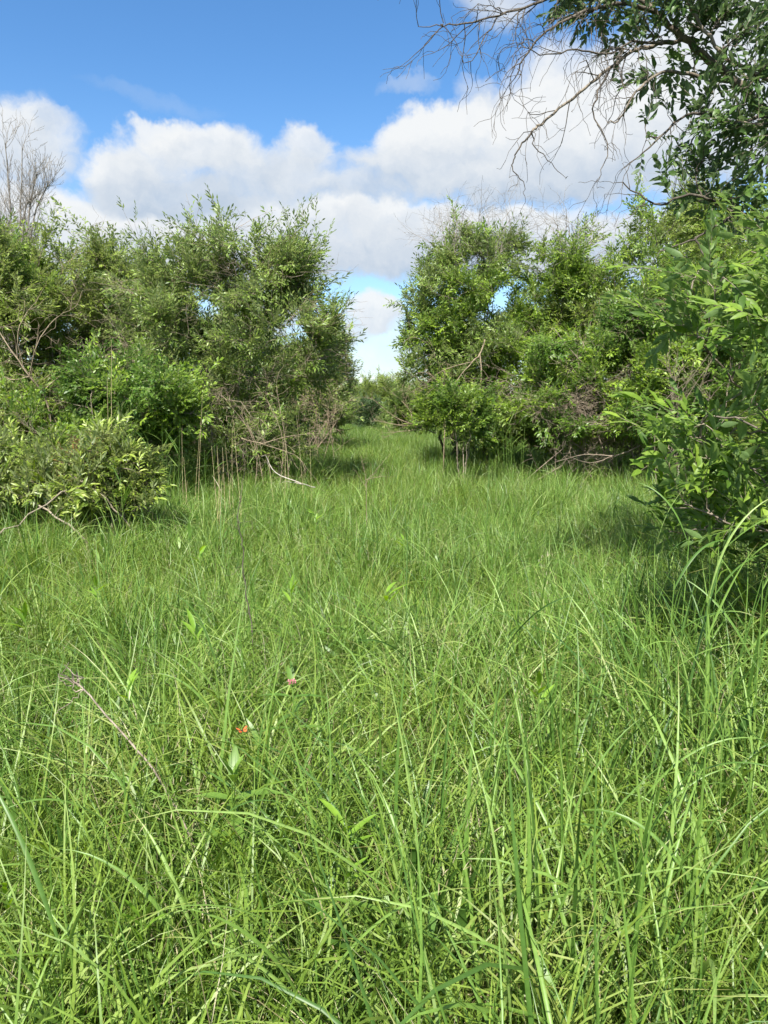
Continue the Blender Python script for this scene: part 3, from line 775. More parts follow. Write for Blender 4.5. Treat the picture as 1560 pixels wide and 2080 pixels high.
shrub('broadleaf_bush', 'bright bush between the middle willow and the big leaves of the right edge', 'bush', (W(1390,950,12.2).x, 12.4),
      [lobe(1380,760,12.2,.75,.6,.60), lobe(1340,840,12.0,.8,.6,.45), lobe(1440,700,12.4,.7,.6,.6)],
      'bright', stems=8, branches=60, twigs=480, per=4, sc=1.05, seed=28.6, stem_r=.014, base_r=.6, shade_r=1.0, dead=26, dead_mat='dead', dead_top=False, deadlen=.6, zmin=.3, mix=[('bright', .7), ('broad', .3)], thr=-.1)
shrub('leafy_sapling', 'small leafy sapling standing in the grass at the foot of the right-hand willow', 'sapling', (W(945,925,12.6).x, 12.7),
      [lobe(945,850,12.6,.33,.3,.38), lobe(930,890,12.6,.2,.2,.25), lobe(985,870,12.7,.22,.2,.25)],
      'broad', stems=5, branches=22, twigs=110, per=4, sc=.8, seed=25.0, stem_r=.008, base_r=.12, zmin=.2, mix=[('bright', .7), ('broad', .3)])

# beyond the end of the lane
def far_bush(label, px, py, Y, rx, rz, kd, seed, twigs=320, cat='bush', name='distant_bush', **kw):
    p = W(px, py, Y)
    return shrub(name, label, cat, (p.x, Y+.3), [((p.x, Y, p.z), (rx, rx*.8, rz)), ((p.x-rx*.4, Y, p.z*.75), (rx*.7, rx*.7, rz*.7)), ((p.x+rx*.45, Y, p.z*.7), (rx*.7, rx*.7, rz*.6))],
                 kd, stems=5, branches=40, twigs=twigs, per=4, sc=1.0, seed=seed, base_r=rx*.3, shade_r=rx*.8, zmin=.2, hollow=.5, **kw)
far_bush('round silvery dark bush in the middle of the far end of the lane', 748, 842, 33, .55, .55, 'silver', 31.0, 260)
far_bush('tall green bush closing the far end of the lane, right of the silvery one', 790, 808, 42, 1.7, 1.15, 'farolive', 33.0, 420)
far_bush('dark green bush at the far end of the lane behind the silvery one', 725, 815, 46, 1.5, 1.0, 'far', 35.0, 380)
far_bush('low dark bush under the fallen branches at the far end of the lane', 850, 830, 29, 1.3, .8, 'far', 37.0, 380, mix=[('far', .7), ('farolive', .3)])
far_bush('pale low bush at the far left end of the lane beside the last willow', 690, 835, 38, .9, .7, 'farolive', 39.0, 240, dead=10, dead_mat='deadgrey')

# more willows standing behind the two rows, seen through the gaps
src_l = [o for o in C.objects if o.get('category') == 'willow shrub']
behind = [(1, -6.3, 19.0, 1.1, 1.05, 'willow standing behind the left row, seen through its gaps near the snag'),
          (0, -4.2, 20.0, 2.6, .80, 'willow standing behind the tall open willow, seen through its gaps'),
          (2, -9.2, 16.5, .7, 1.15, 'willow at the outer left behind the yellow-green one'),
          (5, 4.3, 21.0, 2.1, .85, 'willow standing behind the middle willow of the right row'),
          (6, 7.6, 18.5, 1.2, 1.1, 'willow standing behind the tallest willow of the right row'),
          (4, 2.6, 24.0, .4, .8, 'willow farther down the lane behind the right-hand willow'),
          (1, -5.2, 27.0, 3.0, 1.05, 'willow in the far left thicket behind the last willow of the left row'),
          (5, 7.0, 27.0, 4.0, 1.15, 'willow in the far right thicket beyond the right row'),
          (0, -10.6, 13.5, 3.9, 1.05, 'willow at the outer left, well to the side of the dead grey snag'),
          (1, -12.6, 9.5, 2.2, 1.0, 'willow at the far side of the meadow, left of the low yellow-green shrub'),
          (2, -13.5, 19.0, 1.9, 1.2, 'willow closing the thicket behind the outer left willow'),
          (5, 12.4, 11.5, 2.9, 1.0, 'willow at the outer right beyond the near willow bush'),
          (2, -8.0, 23.5, 5.2, 1.2, 'willow in the thicket behind the yellow-green willow at the far left'),
          (6, 10.2, 20.0, 2.2, 1.2, 'willow at the outer right behind the tallest willow'),
          (4, 9.6, 15.0, 3.3, 1.0, 'willow at the outer right, hidden by the leafy branches of the right edge'),
          (5, 3.0, 34.0, .9, .9, 'willow on the right side of the far end of the lane'),
          (0, -5.0, 36.0, 1.0, .9, 'willow on the left side of the far end of the lane')]
for k, x, y, rz, sc, lab in behind:
    copy_thing(src_l[k], (x, y, ground_z(x, y)), rz, sc, lab, 'willows standing behind the rows')

# front left shrub with long yellow-green leaves, reddish towards the right
fs = shrub('dogwood_shrub', 'dense low yellow-green shrub with long leaves at the left edge of the meadow', 'shrub', (W(120,1060,7.3).x, 7.5),
      [lobe(80,995,7.3,1.0,.65,.25), lobe(-60,965,7.3,.85,.7,.36), lobe(60,935,7.6,.5,.5,.14,.6), lobe(170,1005,7.2,.45,.45,.18,.7)],
      'dogwood', near=dict(leafmat='dogwood', barkmat='bark', leafL=.098, leafW=.027, n_per=11, L=.20, limit=300, up=.5, droop=.4), stems=16, branches=90, twigs=800, per=3, sc=1.0, seed=41.0, stem_r=.010, base_r=.9, shade_r=1.0, zmin=.25, thr=-.12, freq=2.6, hollow=.45, leaders=26, lead_len=.3)
shrub('ruddy_shrub', 'reddish young shrub at the right end of the dense yellow-green shrub', 'shrub', (W(255,1040,7.2).x, 7.3),
      [lobe(245,975,7.3,.36,.4,.30), lobe(200,945,7.3,.36,.4,.24), lobe(280,1005,7.2,.2,.25,.22,.5)],
      'ruddy', stems=9, branches=36, twigs=330, per=3, sc=1.0, seed=43.0, stem_r=.008, base_r=.4, shade_r=.5, zmin=.2, thr=-.1, lead_len=.35, mix=[('dogwood', .72), ('ruddy', .28)])

# ================================================================== near willow at the right edge
YN = 3.3
bx = 2.75
shrub('willow_bush', 'glossy large-leaved willow bush crowding in close at the right edge', 'willow bush', (bx, 3.6),
      [lobe(1560,640,3.35,.42,.45,.34), lobe(1470,590,3.5,.26,.3,.18,.8), lobe(1385,620,3.5,.12,.2,.10,1.2), lobe(1400,700,3.6,.12,.2,.07,1.0), lobe(1500,740,3.3,.2,.25,.12,.8), lobe(1580,800,3.2,.38,.45,.36), lobe(1500,910,3.2,.32,.35,.18), lobe(1390,890,3.1,.17,.25,.09,1.2),
       lobe(1520,1000,3.35,.38,.4,.18,1.3), lobe(1380,1025,3.6,.27,.25,.10,1.5), lobe(1590,1060,3.3,.36,.4,.16), lobe(1510,1080,4.2,.5,.4,.22,1.2), lobe(1640,1080,4.0,.5,.4,.25),
       lobe(1820,650,3.5,.55,.6,.5), lobe(1820,900,3.5,.6,.6,.5), lobe(1720,480,3.8,.45,.5,.4,.7)],
      'near', near=dict(leafmat='near', barkmat='greenstem', leafL=.105, leafW=.029, n_per=13, L=.27, limit=300, droop=.28, fold=.35),
      stems=7, leaders=0, branches=70, twigs=330, per=3, sc=1.0, seed=51.0, stem_r=.018, base_r=.4, bark='limb', thr=-.15, hollow=.25, zmin=.45, shade_r=1.0, sag=.06)

# ================================================================== the tree that reaches in at the top right
def G(*pts): return [W(*p) for p in pts]
guides = [
 ([Vector((3.25, 4.9, 0)), Vector((3.2, 4.8, .9)), Vector((3.0, 4.7, 2.0)), W(1660,300,4.7), W(1560,235,4.6), W(1500,170,4.55), W(1440,120,4.5), W(1385,75,4.5), W(1330,25,4.5), W(1270,-30,4.5)], .052, .011, 'limb'),
 (G((1640,210,4.6),(1540,150,4.3),(1480,120,4.2),(1430,60,4.2),(1400,10,4.2),(1380,-60,4.2)), .013, .006, 'limb'),
 (G((1385,80,4.5),(1325,92,4.45),(1285,103,4.4),(1240,138,4.35),(1200,168,4.3),(1150,210,4.3),(1100,250,4.25),(1080,268,4.2)), .013, .006, 'limb'),
 (G((1080,268,4.2),(1060,290,4.2),(1045,320,4.2),(1040,340,4.2),(1062,370,4.2),(1066,398,4.2)), .006, .0015, 'darkbark'),
 (G((1080,268,4.2),(1085,300,4.2),(1120,330,4.2),(1150,362,4.2)), .004, .0012, 'darkbark'),
 (G((1330,25,4.5),(1280,8,4.4),(1220,14,4.3),(1150,40,4.2),(1100,75,4.1),(1065,120,4.1),(1045,160,4.1)), .013, .003, 'darkbark'),
 (G((1270,-30,4.5),(1180,-22,4.3),(1100,2,4.2),(1030,28,4.1),(960,46,4.0),(900,50,4.0),(850,54,4.0)), .011, .0015, 'darkbark'),
 (G((1010,34,4.1),(985,80,4.0),(950,130,4.0),(925,90,4.0)), .004, .0012, 'darkbark'),
 (G((900,50,4.0),(890,62,4.0),(850,105,4.0),(812,136,4.0)), .004, .0010, 'darkbark'),
 (G((1345,90,4.4),(1290,85,4.3),(1230,110,4.2),(1170,100,4.1),(1110,110,4.1),(1060,95,4.05)), .008, .002, 'darkbark'),
 (G((1240,138,4.35),(1210,200,4.2),(1205,240,4.2),(1235,290,4.15),(1225,335,4.1),(1212,370,4.1)), .006, .0015, 'darkbark'),
 (G((1480,165,4.5),(1400,150,4.4),(1340,150,4.3),(1290,190,4.2),(1260,240,4.2),(1235,250,4.2)), .013, .003, 'limb'),
 (G((1560,235,4.6),(1480,250,4.4),(1420,230,4.3),(1370,250,4.3),(1320,300,4.2),(1280,330,4.2)), .012, .003, 'darkbark'),
 (G((1680,450,4.6),(1600,445,4.4),(1510,436,4.3),(1480,430,4.3),(1450,408,4.25),(1400,395,4.2),(1340,415,4.2),(1300,395,4.2),(1265,370,4.2)), .015, .003, 'darkbark'),
 (G((1492,434,4.3),(1440,468,4.25),(1400,490,4.2),(1340,510,4.2)), .010, .003, 'darkbark'),
 (G((1412,482,4.22),(1430,515,4.2),(1450,545,4.2)), .007, .002, 'darkbark'),
 (G((1310,412,4.2),(1290,430,4.2),(1268,446,4.2)), .004, .001, 'darkbark'),
]
tr = shrub('willow_tree', 'big willow at top right, its limbs and bare drooping twigs reaching over the lane', 'tree', (3.25, 4.9),
      [lobe(1440,30,4.3,.36,.45,.20), lobe(1530,90,4.3,.32,.4,.25), lobe(1330,-30,4.3,.5,.45,.22), lobe(1195,-15,4.3,.25,.3,.14,1.2), lobe(1180,12,4.3,.12,.14,.08,3.0), lobe(1280,20,4.3,.2,.2,.1,1.5), lobe(1330,150,4.3,.14,.3,.16,.8),
       lobe(1420,190,4.3,.30,.4,.18,.8), lobe(1440,300,4.25,.36,.4,.20,1.2), lobe(1290,290,4.2,.19,.2,.12,1.2), lobe(1400,350,4.2,.30,.3,.12,1.0), lobe(1500,400,4.2,.30,.3,.22),
       lobe(1540,240,4.4,.25,.35,.22,1.2), lobe(1530,330,4.3,.2,.3,.2,1.2), lobe(1250,310,4.15,.08,.1,.06,2.2), lobe(1720,150,4.5,.5,.6,.7), lobe(1750,420,4.5,.5,.6,.5), lobe(1850,-150,4.8,.9,1.0,.7), lobe(1500,-150,4.6,.8,.9,.4,.6)],
      'top', near=dict(leafmat='top', barkmat='darkbark', leafL=.068, leafW=.031, n_per=11, L=.19, limit=300, droop=.3),
      stems=0, leaders=0, branches=100, twigs=780, per=3, sc=1.0, seed=61.0, bark='darkbark', thr=-.16, freq=2.6, hollow=.15, zmin=1.2, guides=guides, upw=0)
db = Tubes()
for gi_, dens, ln, dr, r_ in ((2,13,.46,.35,.009),(3,9,.16,.3,.004),(5,17,.50,.45,.009),(6,15,.42,.55,.008),(7,10,.22,.3,.005),(8,9,.16,.3,.004),(9,15,.46,.45,.008),(10,10,.28,.4,.005),(11,10,.4,.4,.008),(4,5,.10,.2,.003),(12,9,.38,.4,.008),(0,4,.55,.5,.010),(13,6,.32,.2,.008),(14,5,.2,.2,.006)):
    dead_spray(db, smooth_path(guides[gi_][0]) if gi_ else smooth_path(guides[0][0][4:]), r_, 2, dens, ln, dr, 1.05, .0013, 4, .115)
tag(tubes_part('bare_twigs', db, tr, 'darkbark'), kind='stuff')

# ================================================================== dead wood
def dead_thing(name, label, cat, base, stems, mat, lv=2, dens=7, ln=.5, droop=.1, spread=.9, r=.015, group=None, sides=6, kids='branch', rmin=.0022):
    base = Vector((base[0], base[1], ground_z(base[0], base[1]))); root = thing(name, tuple(base), label, cat, group)
    tw = Tubes()
    for st in stems:
        pts = smooth_path(st[0]); tb = Tubes(); rr = st[1] if len(st) > 1 else r
        tb.add(pts, np.linspace(rr, rr*.25, len(pts)), sides); tubes_part(kids, tb, root, mat)
        dead_spray(tw, pts, rr*.6, lv, dens, ln, droop, spread, rmin)
    tag(tubes_part('twigs', tw, root, mat), kind='stuff')
    return root
# grey snag behind the left row
bs = W(20, 1000, 15.5)
st = []
for px, py in ((-30,330),(10,290),(45,300),(75,350),(95,380),(-60,380),(60,410)):
    st.append(([Vector((bs.x, 15.6, 0)), W(15+px*.1,760,15.6), W(18+px*.35,560,15.5), W((18+px*1.2)/2+6,430,15.5), W(px,py,15.4)], .032))
dead_thing('dead_willow', 'dead grey willow with bare upswept twigs, standing up behind the left row', 'dead tree', (bs.x, 15.6), st, 'deadgrey', 3, 8, .7, -.35, .55, rmin=.0034)
# leaning brown dead shrub in front of the left row
b = W(80, 900, 10.8)
st = [([Vector((b.x+.15, 10.8, 0)), W(100,835,10.8), W(60,765,10.6), W(15,700,10.6), W(-20,640,10.7)], .017),
      ([W(60,765,10.6), W(75,700,10.5), W(110,650,10.6), W(150,625,10.7)], .009), ([W(35,725,10.6), W(40,660,10.6), W(75,610,10.8)], .008), ([W(80,800,10.7), W(150,740,10.5), W(205,700,10.6)], .009),
      ([W(60,765,10.6), W(20,770,10.5), W(-40,740,10.6)], .012), ([W(90,820,10.7), W(60,840,10.5), W(10,835,10.5)], .008)]
dead_thing('dead_shrub', 'brown dead shrub with pale leaning trunk and tangled twigs before the left row', 'dead shrub', (b.x+.15, 10.8), st, 'tan', 3, 7, .55, .05, .9, rmin=.0028)
# tangle at the foot of the tall open willow
b = W(520, 980, 11.0)
st = [([Vector((b.x-.4+.18*i, 11.0, .1)), W(430+30*i+random.uniform(-40,40), 900, 10.9), W(400+42*i+random.uniform(-60,60), 820+random.uniform(-40,30), 10.9)], .009) for i in range(6)]
st += [([W(490,890,10.9), W(540,905,10.7), W(600,925,10.7), W(630,960,10.7)], .008), ([W(520,905,10.8), W(590,885,10.9), W(660,880,11.2)], .008)]
dead_thing('dead_branches', 'tangle of tan dead branches under the skirt of the tall open willow', 'dead branches', (b.x, 11.0), st, 'tan', 2, 7, .5, .2, 1.0, rmin=.0026)
# brown brush heap farther along the left side
b = W(650, 900, 17.5)
st = [([Vector((b.x+random.uniform(-.5,.5), 17.5, .05)), W(640+random.uniform(-50,60), 840, 17.4), W(650+random.uniform(-80,75), 780+random.uniform(-30,40), 17.3)], .012) for i in range(10)]
dead_thing('brush_heap', 'brown twiggy brush heap beside the lane, in front of the last left willow', 'brush heap', (b.x, 17.5), st, 'tan', 3, 6, .55, .2, 1.1, rmin=.004)
# right side: hanging broken branches
b = W(900, 900, 14.2)
st = [([W(985,690,14.0), W(975,720,13.9), W(960,735,13.8), W(930,770,13.8), W(912,800,13.8), W(915,825,13.8)], .015),
      ([W(975,720,13.9), W(978,775,13.8), W(965,815,13.8), W(945,850,13.8)], .012), ([W(960,735,13.8), W(900,752,13.8), W(850,790,13.9)], .009),
      ([Vector((b.x, 14.3, 0)), W(905,830,14.1), W(890,780,14.0), W(870,755,14.0)], .012), ([W(890,780,14.0), W(930,790,13.9), W(905,760,14.0), W(870,700,14.0)], .008)]
dead_thing('dead_branches', 'broken pale branches hanging beside the lane from the right-hand willow', 'dead branches', (b.x, 14.2), st, 'tan', 3, 8, .5, .25, 1.0, rmin=.003)
b = W(830, 885, 17.0)
st = [([W(885,880,16.8), W(850,868,16.9), W(800,862,17.0), W(760,852,17.2)], .015), ([W(880,868,16.9), W(840,862,16.9), W(800,845,17.0), W(768,820,17.0)], .014),
      ([W(870,872,16.7), W(820,876,16.8), W(780,880,16.9)], .012), ([W(840,862,16.9), W(830,830,17.0), W(790,790,17.2)], .010), ([W(870,860,16.9), W(850,810,17.0), W(815,780,17.1)], .010)]
dead_thing('fallen_branch', 'fallen tan branch reaching left over the far grass from under the right-hand willow', 'fallen branch', (W(885,880,16.8).x, 16.8), st, 'tan', 3, 7, .5, .0, .8, rmin=.0032)
b = W(1290, 930, 12.2)
st = [([W(1300,905,12.3), W(1250,925,12.1), W(1190,922,12.1), W(1130,938,12.1)], .012), ([W(1250,925,12.1), W(1200,940,12.0), W(1150,925,12.1)], .007)]
dead_thing('fallen_branch', 'thin fallen branch lying on the grass edge below the middle right willow', 'fallen branch', (b.x, 12.2), st, 'dead', 2, 5, .35, .1, .8, rmin=.0022)
b = W(1200, 900, 12.9)
st = [([Vector((b.x+random.uniform(-1.3,1.3), 12.8, .1)), W(1180+random.uniform(-110,150), 850, 12.7), W(1180+random.uniform(-140,190), 790+random.uniform(-60,40), 12.6)], .008) for i in range(14)]
dead_thing('brush_heap', 'brown tangle of fine dead twigs among the bright leaves of the right row', 'brush heap', (b.x, 12.8), st, 'dead', 2, 9, .5, .15, 1.1, rmin=.0026)
b = W(1390, 900, 11.6)
st = [([Vector((b.x+random.uniform(-.5,.5), 11.6, .1)), W(1390+random.uniform(-60,60), 840, 11.5), W(1385+random.uniform(-60,70), 720+random.uniform(-30,50), 11.5)], .007) for i in range(9)]
dead_thing('dead_herb', 'brown bundle of upright dead stems beside the big leaves of the right edge', 'dead herb', (b.x, 11.6), st, 'dead', 2, 7, .35, .0, .7, rmin=.0024)
# small bare twig standing in the mid meadow
st = [([Vector((W(745,1000,7.4).x, 7.4, .35)), W(742,965,7.4), W(735,935,7.4)], .004), ([W(742,985,7.4), W(760,960,7.4), W(790,925,7.5)], .0035), ([W(745,990,7.4), W(725,960,7.4)], .003), ([W(742,975,7.4),W(775,968,7.4),W(800,968,7.4)], .003)]
dead_thing('dead_sprig', 'small forked dead sprig standing out of the mid meadow, in line with the lane', 'dead sprig', (W(745,1000,7.4).x, 7.4), st, 'tan', 1, 9, .14, .0, .7, rmin=.0016)
st = [([W(640,990,8.6), W(610,982,8.5), W(585,978,8.6)], .007), ([W(612,982,8.5), W(560,960,8.6), W(540,925,8.8)], .006)]
dead_thing('fallen_branch', 'short pale fallen branch lying in the grass right of the dry reeds', 'fallen branch', (W(610,985,8.5).x, 8.5), st, 'bleached', 1, 6, .25, .1, .8, rmin=.002)
# thin dark sapling
st = [([Vector((W(520,1300,3.6).x, 3.6, 0)), W(512,1290,3.6), W(500,1210,3.6), W(494,1130,3.6), W(490,1090,3.6), W(484,1050,3.6), W(490,1000,3.6), W(497,960,3.6)], .0042)]
dead_thing('dead_sapling', 'thin dark leafless sapling standing alone in the left meadow', 'dead sapling', (W(520,1300,3.6).x, 3.6), st, 'darkbark', 2, 7, .22, -.1, .7, rmin=.0011)

# pale dead stalk with a shredded head, lower left
root = thing('dead_stalk', (W(330,1600,2.05).x, 2.05, 0), 'pale dead leaning stalk with a shredded curled tip in the lower left grass', 'dead stalk')
tb = Tubes(); p = smooth_path(j=.0008, pts=[Vector((W(470,1800,1.98).x, 1.98, .12)), W(335,1600,2.02), W(262,1505,2.05), W(205,1440,2.07), W(165,1395,2.08), W(138,1378,2.08)])
tb.add(p, np.linspace(.0031, .0024, len(p)), 7); tubes_part('stem', tb, root, 'pale')
for a, b_, c in (((150,1388),(126,1375),(140,1345)), ((160,1394),(138,1392),(118,1368)), ((150,1388),(165,1380),(130,1350)), ((172,1402),(150,1405),(148,1382))):
    V, Q, v, h = blades(1, 5, np.array([.06]), np.array([.009]), np.array([rng.uniform(2, 4)]), np.array([rng.uniform(-.2, .6)]), np.array([rng.uniform(-.8, .8)]), np.zeros((1, 2)), np.array([1.5]))
    V = V+np.array(W(*a, 2.08)); part('husk', mesh_from('husk', V, [Q], [M['pale']]), root)
    tb = Tubes(); q = smooth_path([W(*a, 2.08), W(*b_, 2.08), W(*c, 2.08)], 3); tb.add(q, np.linspace(.0025, .001, len(q)), 4); tubes_part('fibre', tb, root, 'pale')
# side twig
tb = Tubes(); q = smooth_path([W(170,1400,2.08), W(150,1420,2.06), W(120,1440,2.06), W(110,1455,2.05)], 3); tb.add(q, np.linspace(.0016, .0008, len(q)), 4); tubes_part('side_twig', tb, root, 'pale')

# ================================================================== herbs with leaves of their own
def leaf_obj(root, loc, az, el, L, Wd, mat, droop=.2, fold=.25, roll=0., v=.5, st=5, name='leaf'):
    lv, lt, lq = leaf_shape(L, Wd, st, fold, droop, .04)
    Rm = Euler((roll, -el, az)).to_matrix()
    o = put_mesh(name, mesh_from(name, lv, [lt, lq], [M[mat]], attrs={'v': np.full(len(lv), v), 'h': np.full(len(lv), .8)}), root)
    o.matrix_local = Matrix.Translation(Vector(loc)-Vector(root.location))@Rm.to_4x4()
    return o
def stem_part(root, pts, r0, r1, mat='greenstem', name='stem'):
    tb = Tubes(); p = smooth_path(pts, 4, .0012); tb.add(p, np.linspace(r0, r1, len(p)), 6); return tubes_part(name, tb, root, mat), p

def milkweed(label, px, py, Y, pairs, L, mat='milkweed', group=None, top=3):
    tip = W(px, py, Y); root = thing('milkweed', (tip.x+.01, Y, 0), label, 'milkweed', group)
    _, p = stem_part(root, [Vector((tip.x+.01, Y, 0)), Vector((tip.x-.01, Y, tip.z*.5)), tip], .004, .0022)
    az0 = random.random()*3
    for k in range(pairs):
        z = tip.z-.018-k*.055; q = Vector((tip.x, Y, z))
        for s in (0, math.pi):
            leaf_obj(root, q, az0+s+k*math.pi/2+random.uniform(-.25, .25), random.uniform(.05, .55) if k else random.uniform(.7, 1.2), L*random.uniform(.85, 1.15)*(.75 if k == 0 else 1), L*.26, mat, random.uniform(.1, .35), .25, 0, random.random())
    for k in range(top): leaf_obj(root, tip, random.random()*6.28, random.uniform(.9, 1.4), L*.55, L*.13, mat, .05, .5, 0, random.random())
    return root
def budded(label, px, py, Y):
    tip = W(px, py, Y); root = thing('milkweed', (tip.x+.005, Y, 0), label, 'milkweed')
    _, p = stem_part(root, [Vector((tip.x+.005, Y, 0)), Vector((tip.x+.01, Y, tip.z*.6)), tip], .0035, .002)
    for k, (dz, az, el) in enumerate(((.05, 3.0, .18), (.05, .15, .12), (.02, 1.9, .9), (.11, 1.2, .3), (.11, 4.4, .3), (.16, 3.2, .1), (.16, 0, .2))):
        leaf_obj(root, tip-Vector((0, 0, dz)), az, el, .12 if k != 2 else .09, .020, 'milkweed', .22, .3, 0, .2)
    rb = random.Random(3); V = []; Q = []; bm_off = 0
    tb = Tubes()
    for k in range(16):
        a = rb.random()*6.28; r = .011*math.sqrt(rb.random()); c = tip+Vector((r*math.cos(a), r*math.sin(a), rb.uniform(-.006, .008)))
        d = Vector((math.cos(a)*.6, math.sin(a)*.6, 1)).normalized()
        tb.add([c, c+d*.002, c+d*.005, c+d*.007], [.0009, .0026, .0024, .0006], 6)
    tubes_part('flower_buds', tb, root, 'pink')
budded('slim milkweed with a dusky pink bud cluster, in the grass below the dead sapling', 593, 1387, 2.35)
milkweed('leafy milkweed with broad pointed leaves, below the orange butterfly', 472, 1575, 1.95, 4, .125)
G_SH = 'young lime-green shoots in the meadow'
for px, py, Y, L, lab in ((700,1665,1.75,.10,'small lime-green shoot right of the leafy milkweed'), (395,1272,2.8,.11,'lime shoot beside a thin grass stem, below the dead sapling'), (258,1385,2.35,.09,'yellow-green shoot just right of the pale dead stalk'),
                      (785,1195,3.2,.11,'bright arching shoot in the middle of the meadow'), (50,1240,3.0,.10,'lime shoot near the left edge of the meadow'), (590,1190,3.3,.09,'small lime shoot left of the bright arching one'),
                      (640,1040,5.2,.10,'small bright shoot below the short fallen branch'), (405,1115,4.0,.10,'lime shoot left of the dark leafless sapling'), (1095,1385,2.3,.09,'pale green shoot right of the middle of the meadow'),
                      (285,1850,1.45,.07,'stubby lime shoot deep in the grass of the lower left'), (705,1760,1.6,.08,'lime shoot between two arching blades, below the small one'), (10,1790,1.6,.06,'yellow-green shoot at the lower left edge'),
                      (195,1185,3.3,.08,'small yellowish shoot among the left meadow grass'), (820,1090,4.3,.08,'tiny shoot in the middle distance of the lane')):
    tip = W(px, py, Y); root = thing('young_shoot', (tip.x, Y, 0), lab, 'shoot', G_SH)
    stem_part(root, [Vector((tip.x, Y, 0)), Vector((tip.x+.01, Y, tip.z*.5)), Vector((tip.x, Y, tip.z-.02))], .0028, .0018)
    for k in range(4):
        leaf_obj(root, (tip.x, Y, tip.z-.02-.02*k), random.random()*6.28, random.uniform(.6, 1.3), L*random.uniform(.7, 1.1), L*.2, 'lime', random.uniform(.0, .35), .4, 0, random.random(), 4)

# orange butterfly resting on a blade
c = W(492, 1484, 2.1); root = thing('butterfly', (c.x, c.y, c.z), 'small orange butterfly with dark wing edges resting in the grass above the leafy milkweed', 'butterfly')
def wing(sx, fore):
    pts = [(0,0),(.006,.008),(.014,.013),(.020,.011),(.018,.004),(.010,-.001)] if fore else [(0,0),(.009,-.001),(.015,-.004),(.013,-.011),(.006,-.012),(.001,-.005)]
    cx_ = sum(p[0] for p in pts)/6; cy_ = sum(p[1] for p in pts)/6
    V = [(sx*x, y, .3*x) for x, y in pts]+[(sx*(cx_+(x-cx_)*.72), cy_+(y-cy_)*.72, .3*x+.0004) for x, y in pts]
    V = np.array(V+[(a, b, z-.0005) for a, b, z in V[:6]])
    F1 = [[6,7,8,9],[6,9,10,11]]; rim = [[i, (i+1) % 6, 6+(i+1) % 6, 6+i] for i in range(6)]; und = [[12,13,14,15],[12,15,16,17]]; sd_ = [[i, (i+1) % 6, 12+(i+1) % 6, 12+i] for i in range(6)]
    me = mesh_from('wing', V, [np.array(F1+rim+und+sd_)], [M['orange'], M['black']], [0,0]+[1]*6+[0,0]+[1]*6)
    o = put_mesh('wing', me, root); o.rotation_euler = (.35, 0, .5)
for sx in (-1, 1):
    wing(sx, True); wing(sx, False)
tb = Tubes(); tb.add([c+Vector((-.003,-.006,0)), c+Vector((-.001,-.002,.001)), c+Vector((.001,.003,.001)), c+Vector((.002,.006,.0))], [.0006,.0014,.0016,.0008], 6); tubes_part('body', tb, root, 'black')

# ================================================================== dry and green reeds standing above the meadow
G_DR = 'dry tan reed stalks in front of the tall open willow'
def reed(px, ptop, pbot, Y, mat, label, group, leaves=0, lean=0, thick=.0032, leafmat='straw'):
    top = W(px+lean, ptop, Y); foot = Vector((W(px, pbot, Y).x, Y, 0)); root = thing('reed_stalk' if mat != 'greenstem' else 'green_reed', tuple(foot), label, 'reed', group)
    mid = foot.lerp(top, .55)+Vector((random.uniform(-.015, .015), 0, 0))
    stem_part(root, [foot, mid, top], thick, thick*.35, mat)
    for k in range(leaves):
        q = foot.lerp(top, random.uniform(.5, .97)); leaf_obj(root, q, random.choice((0, math.pi))+random.uniform(-.8, .8), random.uniform(.7, 1.35), random.uniform(.18, .34), .016, leafmat, random.uniform(0, .35), .3, 0, random.random())
    return root
lab = 'dry tan reed stalk standing in the clump in front of the tall open willow'
for px, t_, Y, ln in ((372,850,8.6,6),(381,905,8.6,-4),(390,880,8.8,5),(437,905,8.0,4),(443,900,8.0,-3),(448,885,8.0,-2),(452,915,8.1,3),(458,905,8.0,0),(470,895,8.2,-2),(474,870,8.2,-2),(490,850,8.4,-14),(463,935,8.0,4),(440,940,8.0,0),(488,930,8.2,3),(372,930,8.6,2),(398,800,9.0,8),(560,890,9.5,-6),(620,845,9.6,-14),(632,870,9.6,-8),(575,880,9.4,4)):
    t_ += random.uniform(-10, 50)
    reed(px, t_, 1010, Y, 'reed', lab, G_DR, 1 if random.random() < .4 else 0, ln+random.uniform(-16, 16), random.uniform(.0022, .0036))
reed(228, 690, 1000, 9.4, 'reed', 'tallest dry reed stalk, thin and straight before the low broad-leaved bush', None, 0, -2, .0042)
reed(214, 770, 1000, 9.4, 'reed', 'shorter thin reed stalk left of the tallest dry one', None, 0, 4, .0036)
G_GR = 'green reeds along the foot of the left willows'
for px, t_, Y, ln in ((262,805,8.8,3),(325,860,8.6,4),(340,870,8.6,-3),(352,865,8.6,14),(298,890,8.4,2),(430,900,8.6,6),(505,900,8.2,-4),(8,760,9.2,2),(24,775,9.2,-3),(70,785,9.0,-8),(55,800,9.2,3),(80,840,9.0,4),(250,960,6.6,-6),(412,910,8.4,3)):
    reed(px, t_, 1010, Y, 'greenstem', 'green reed with pointed upright leaves at the foot of the left willows', G_GR, 4, ln, .0034, 'blade')
G_RR = 'bluish green reeds at the foot of the right-hand willow'
for k in range(14):
    reed(1000+random.uniform(-15, 70), 855+random.uniform(-8, 35), 940, 12.8+random.uniform(-.3, .3), 'greenstem', 'bluish green reed in the tuft at the foot of the right-hand willow', G_RR, 3, random.uniform(-22, 14), .004, 'blade')

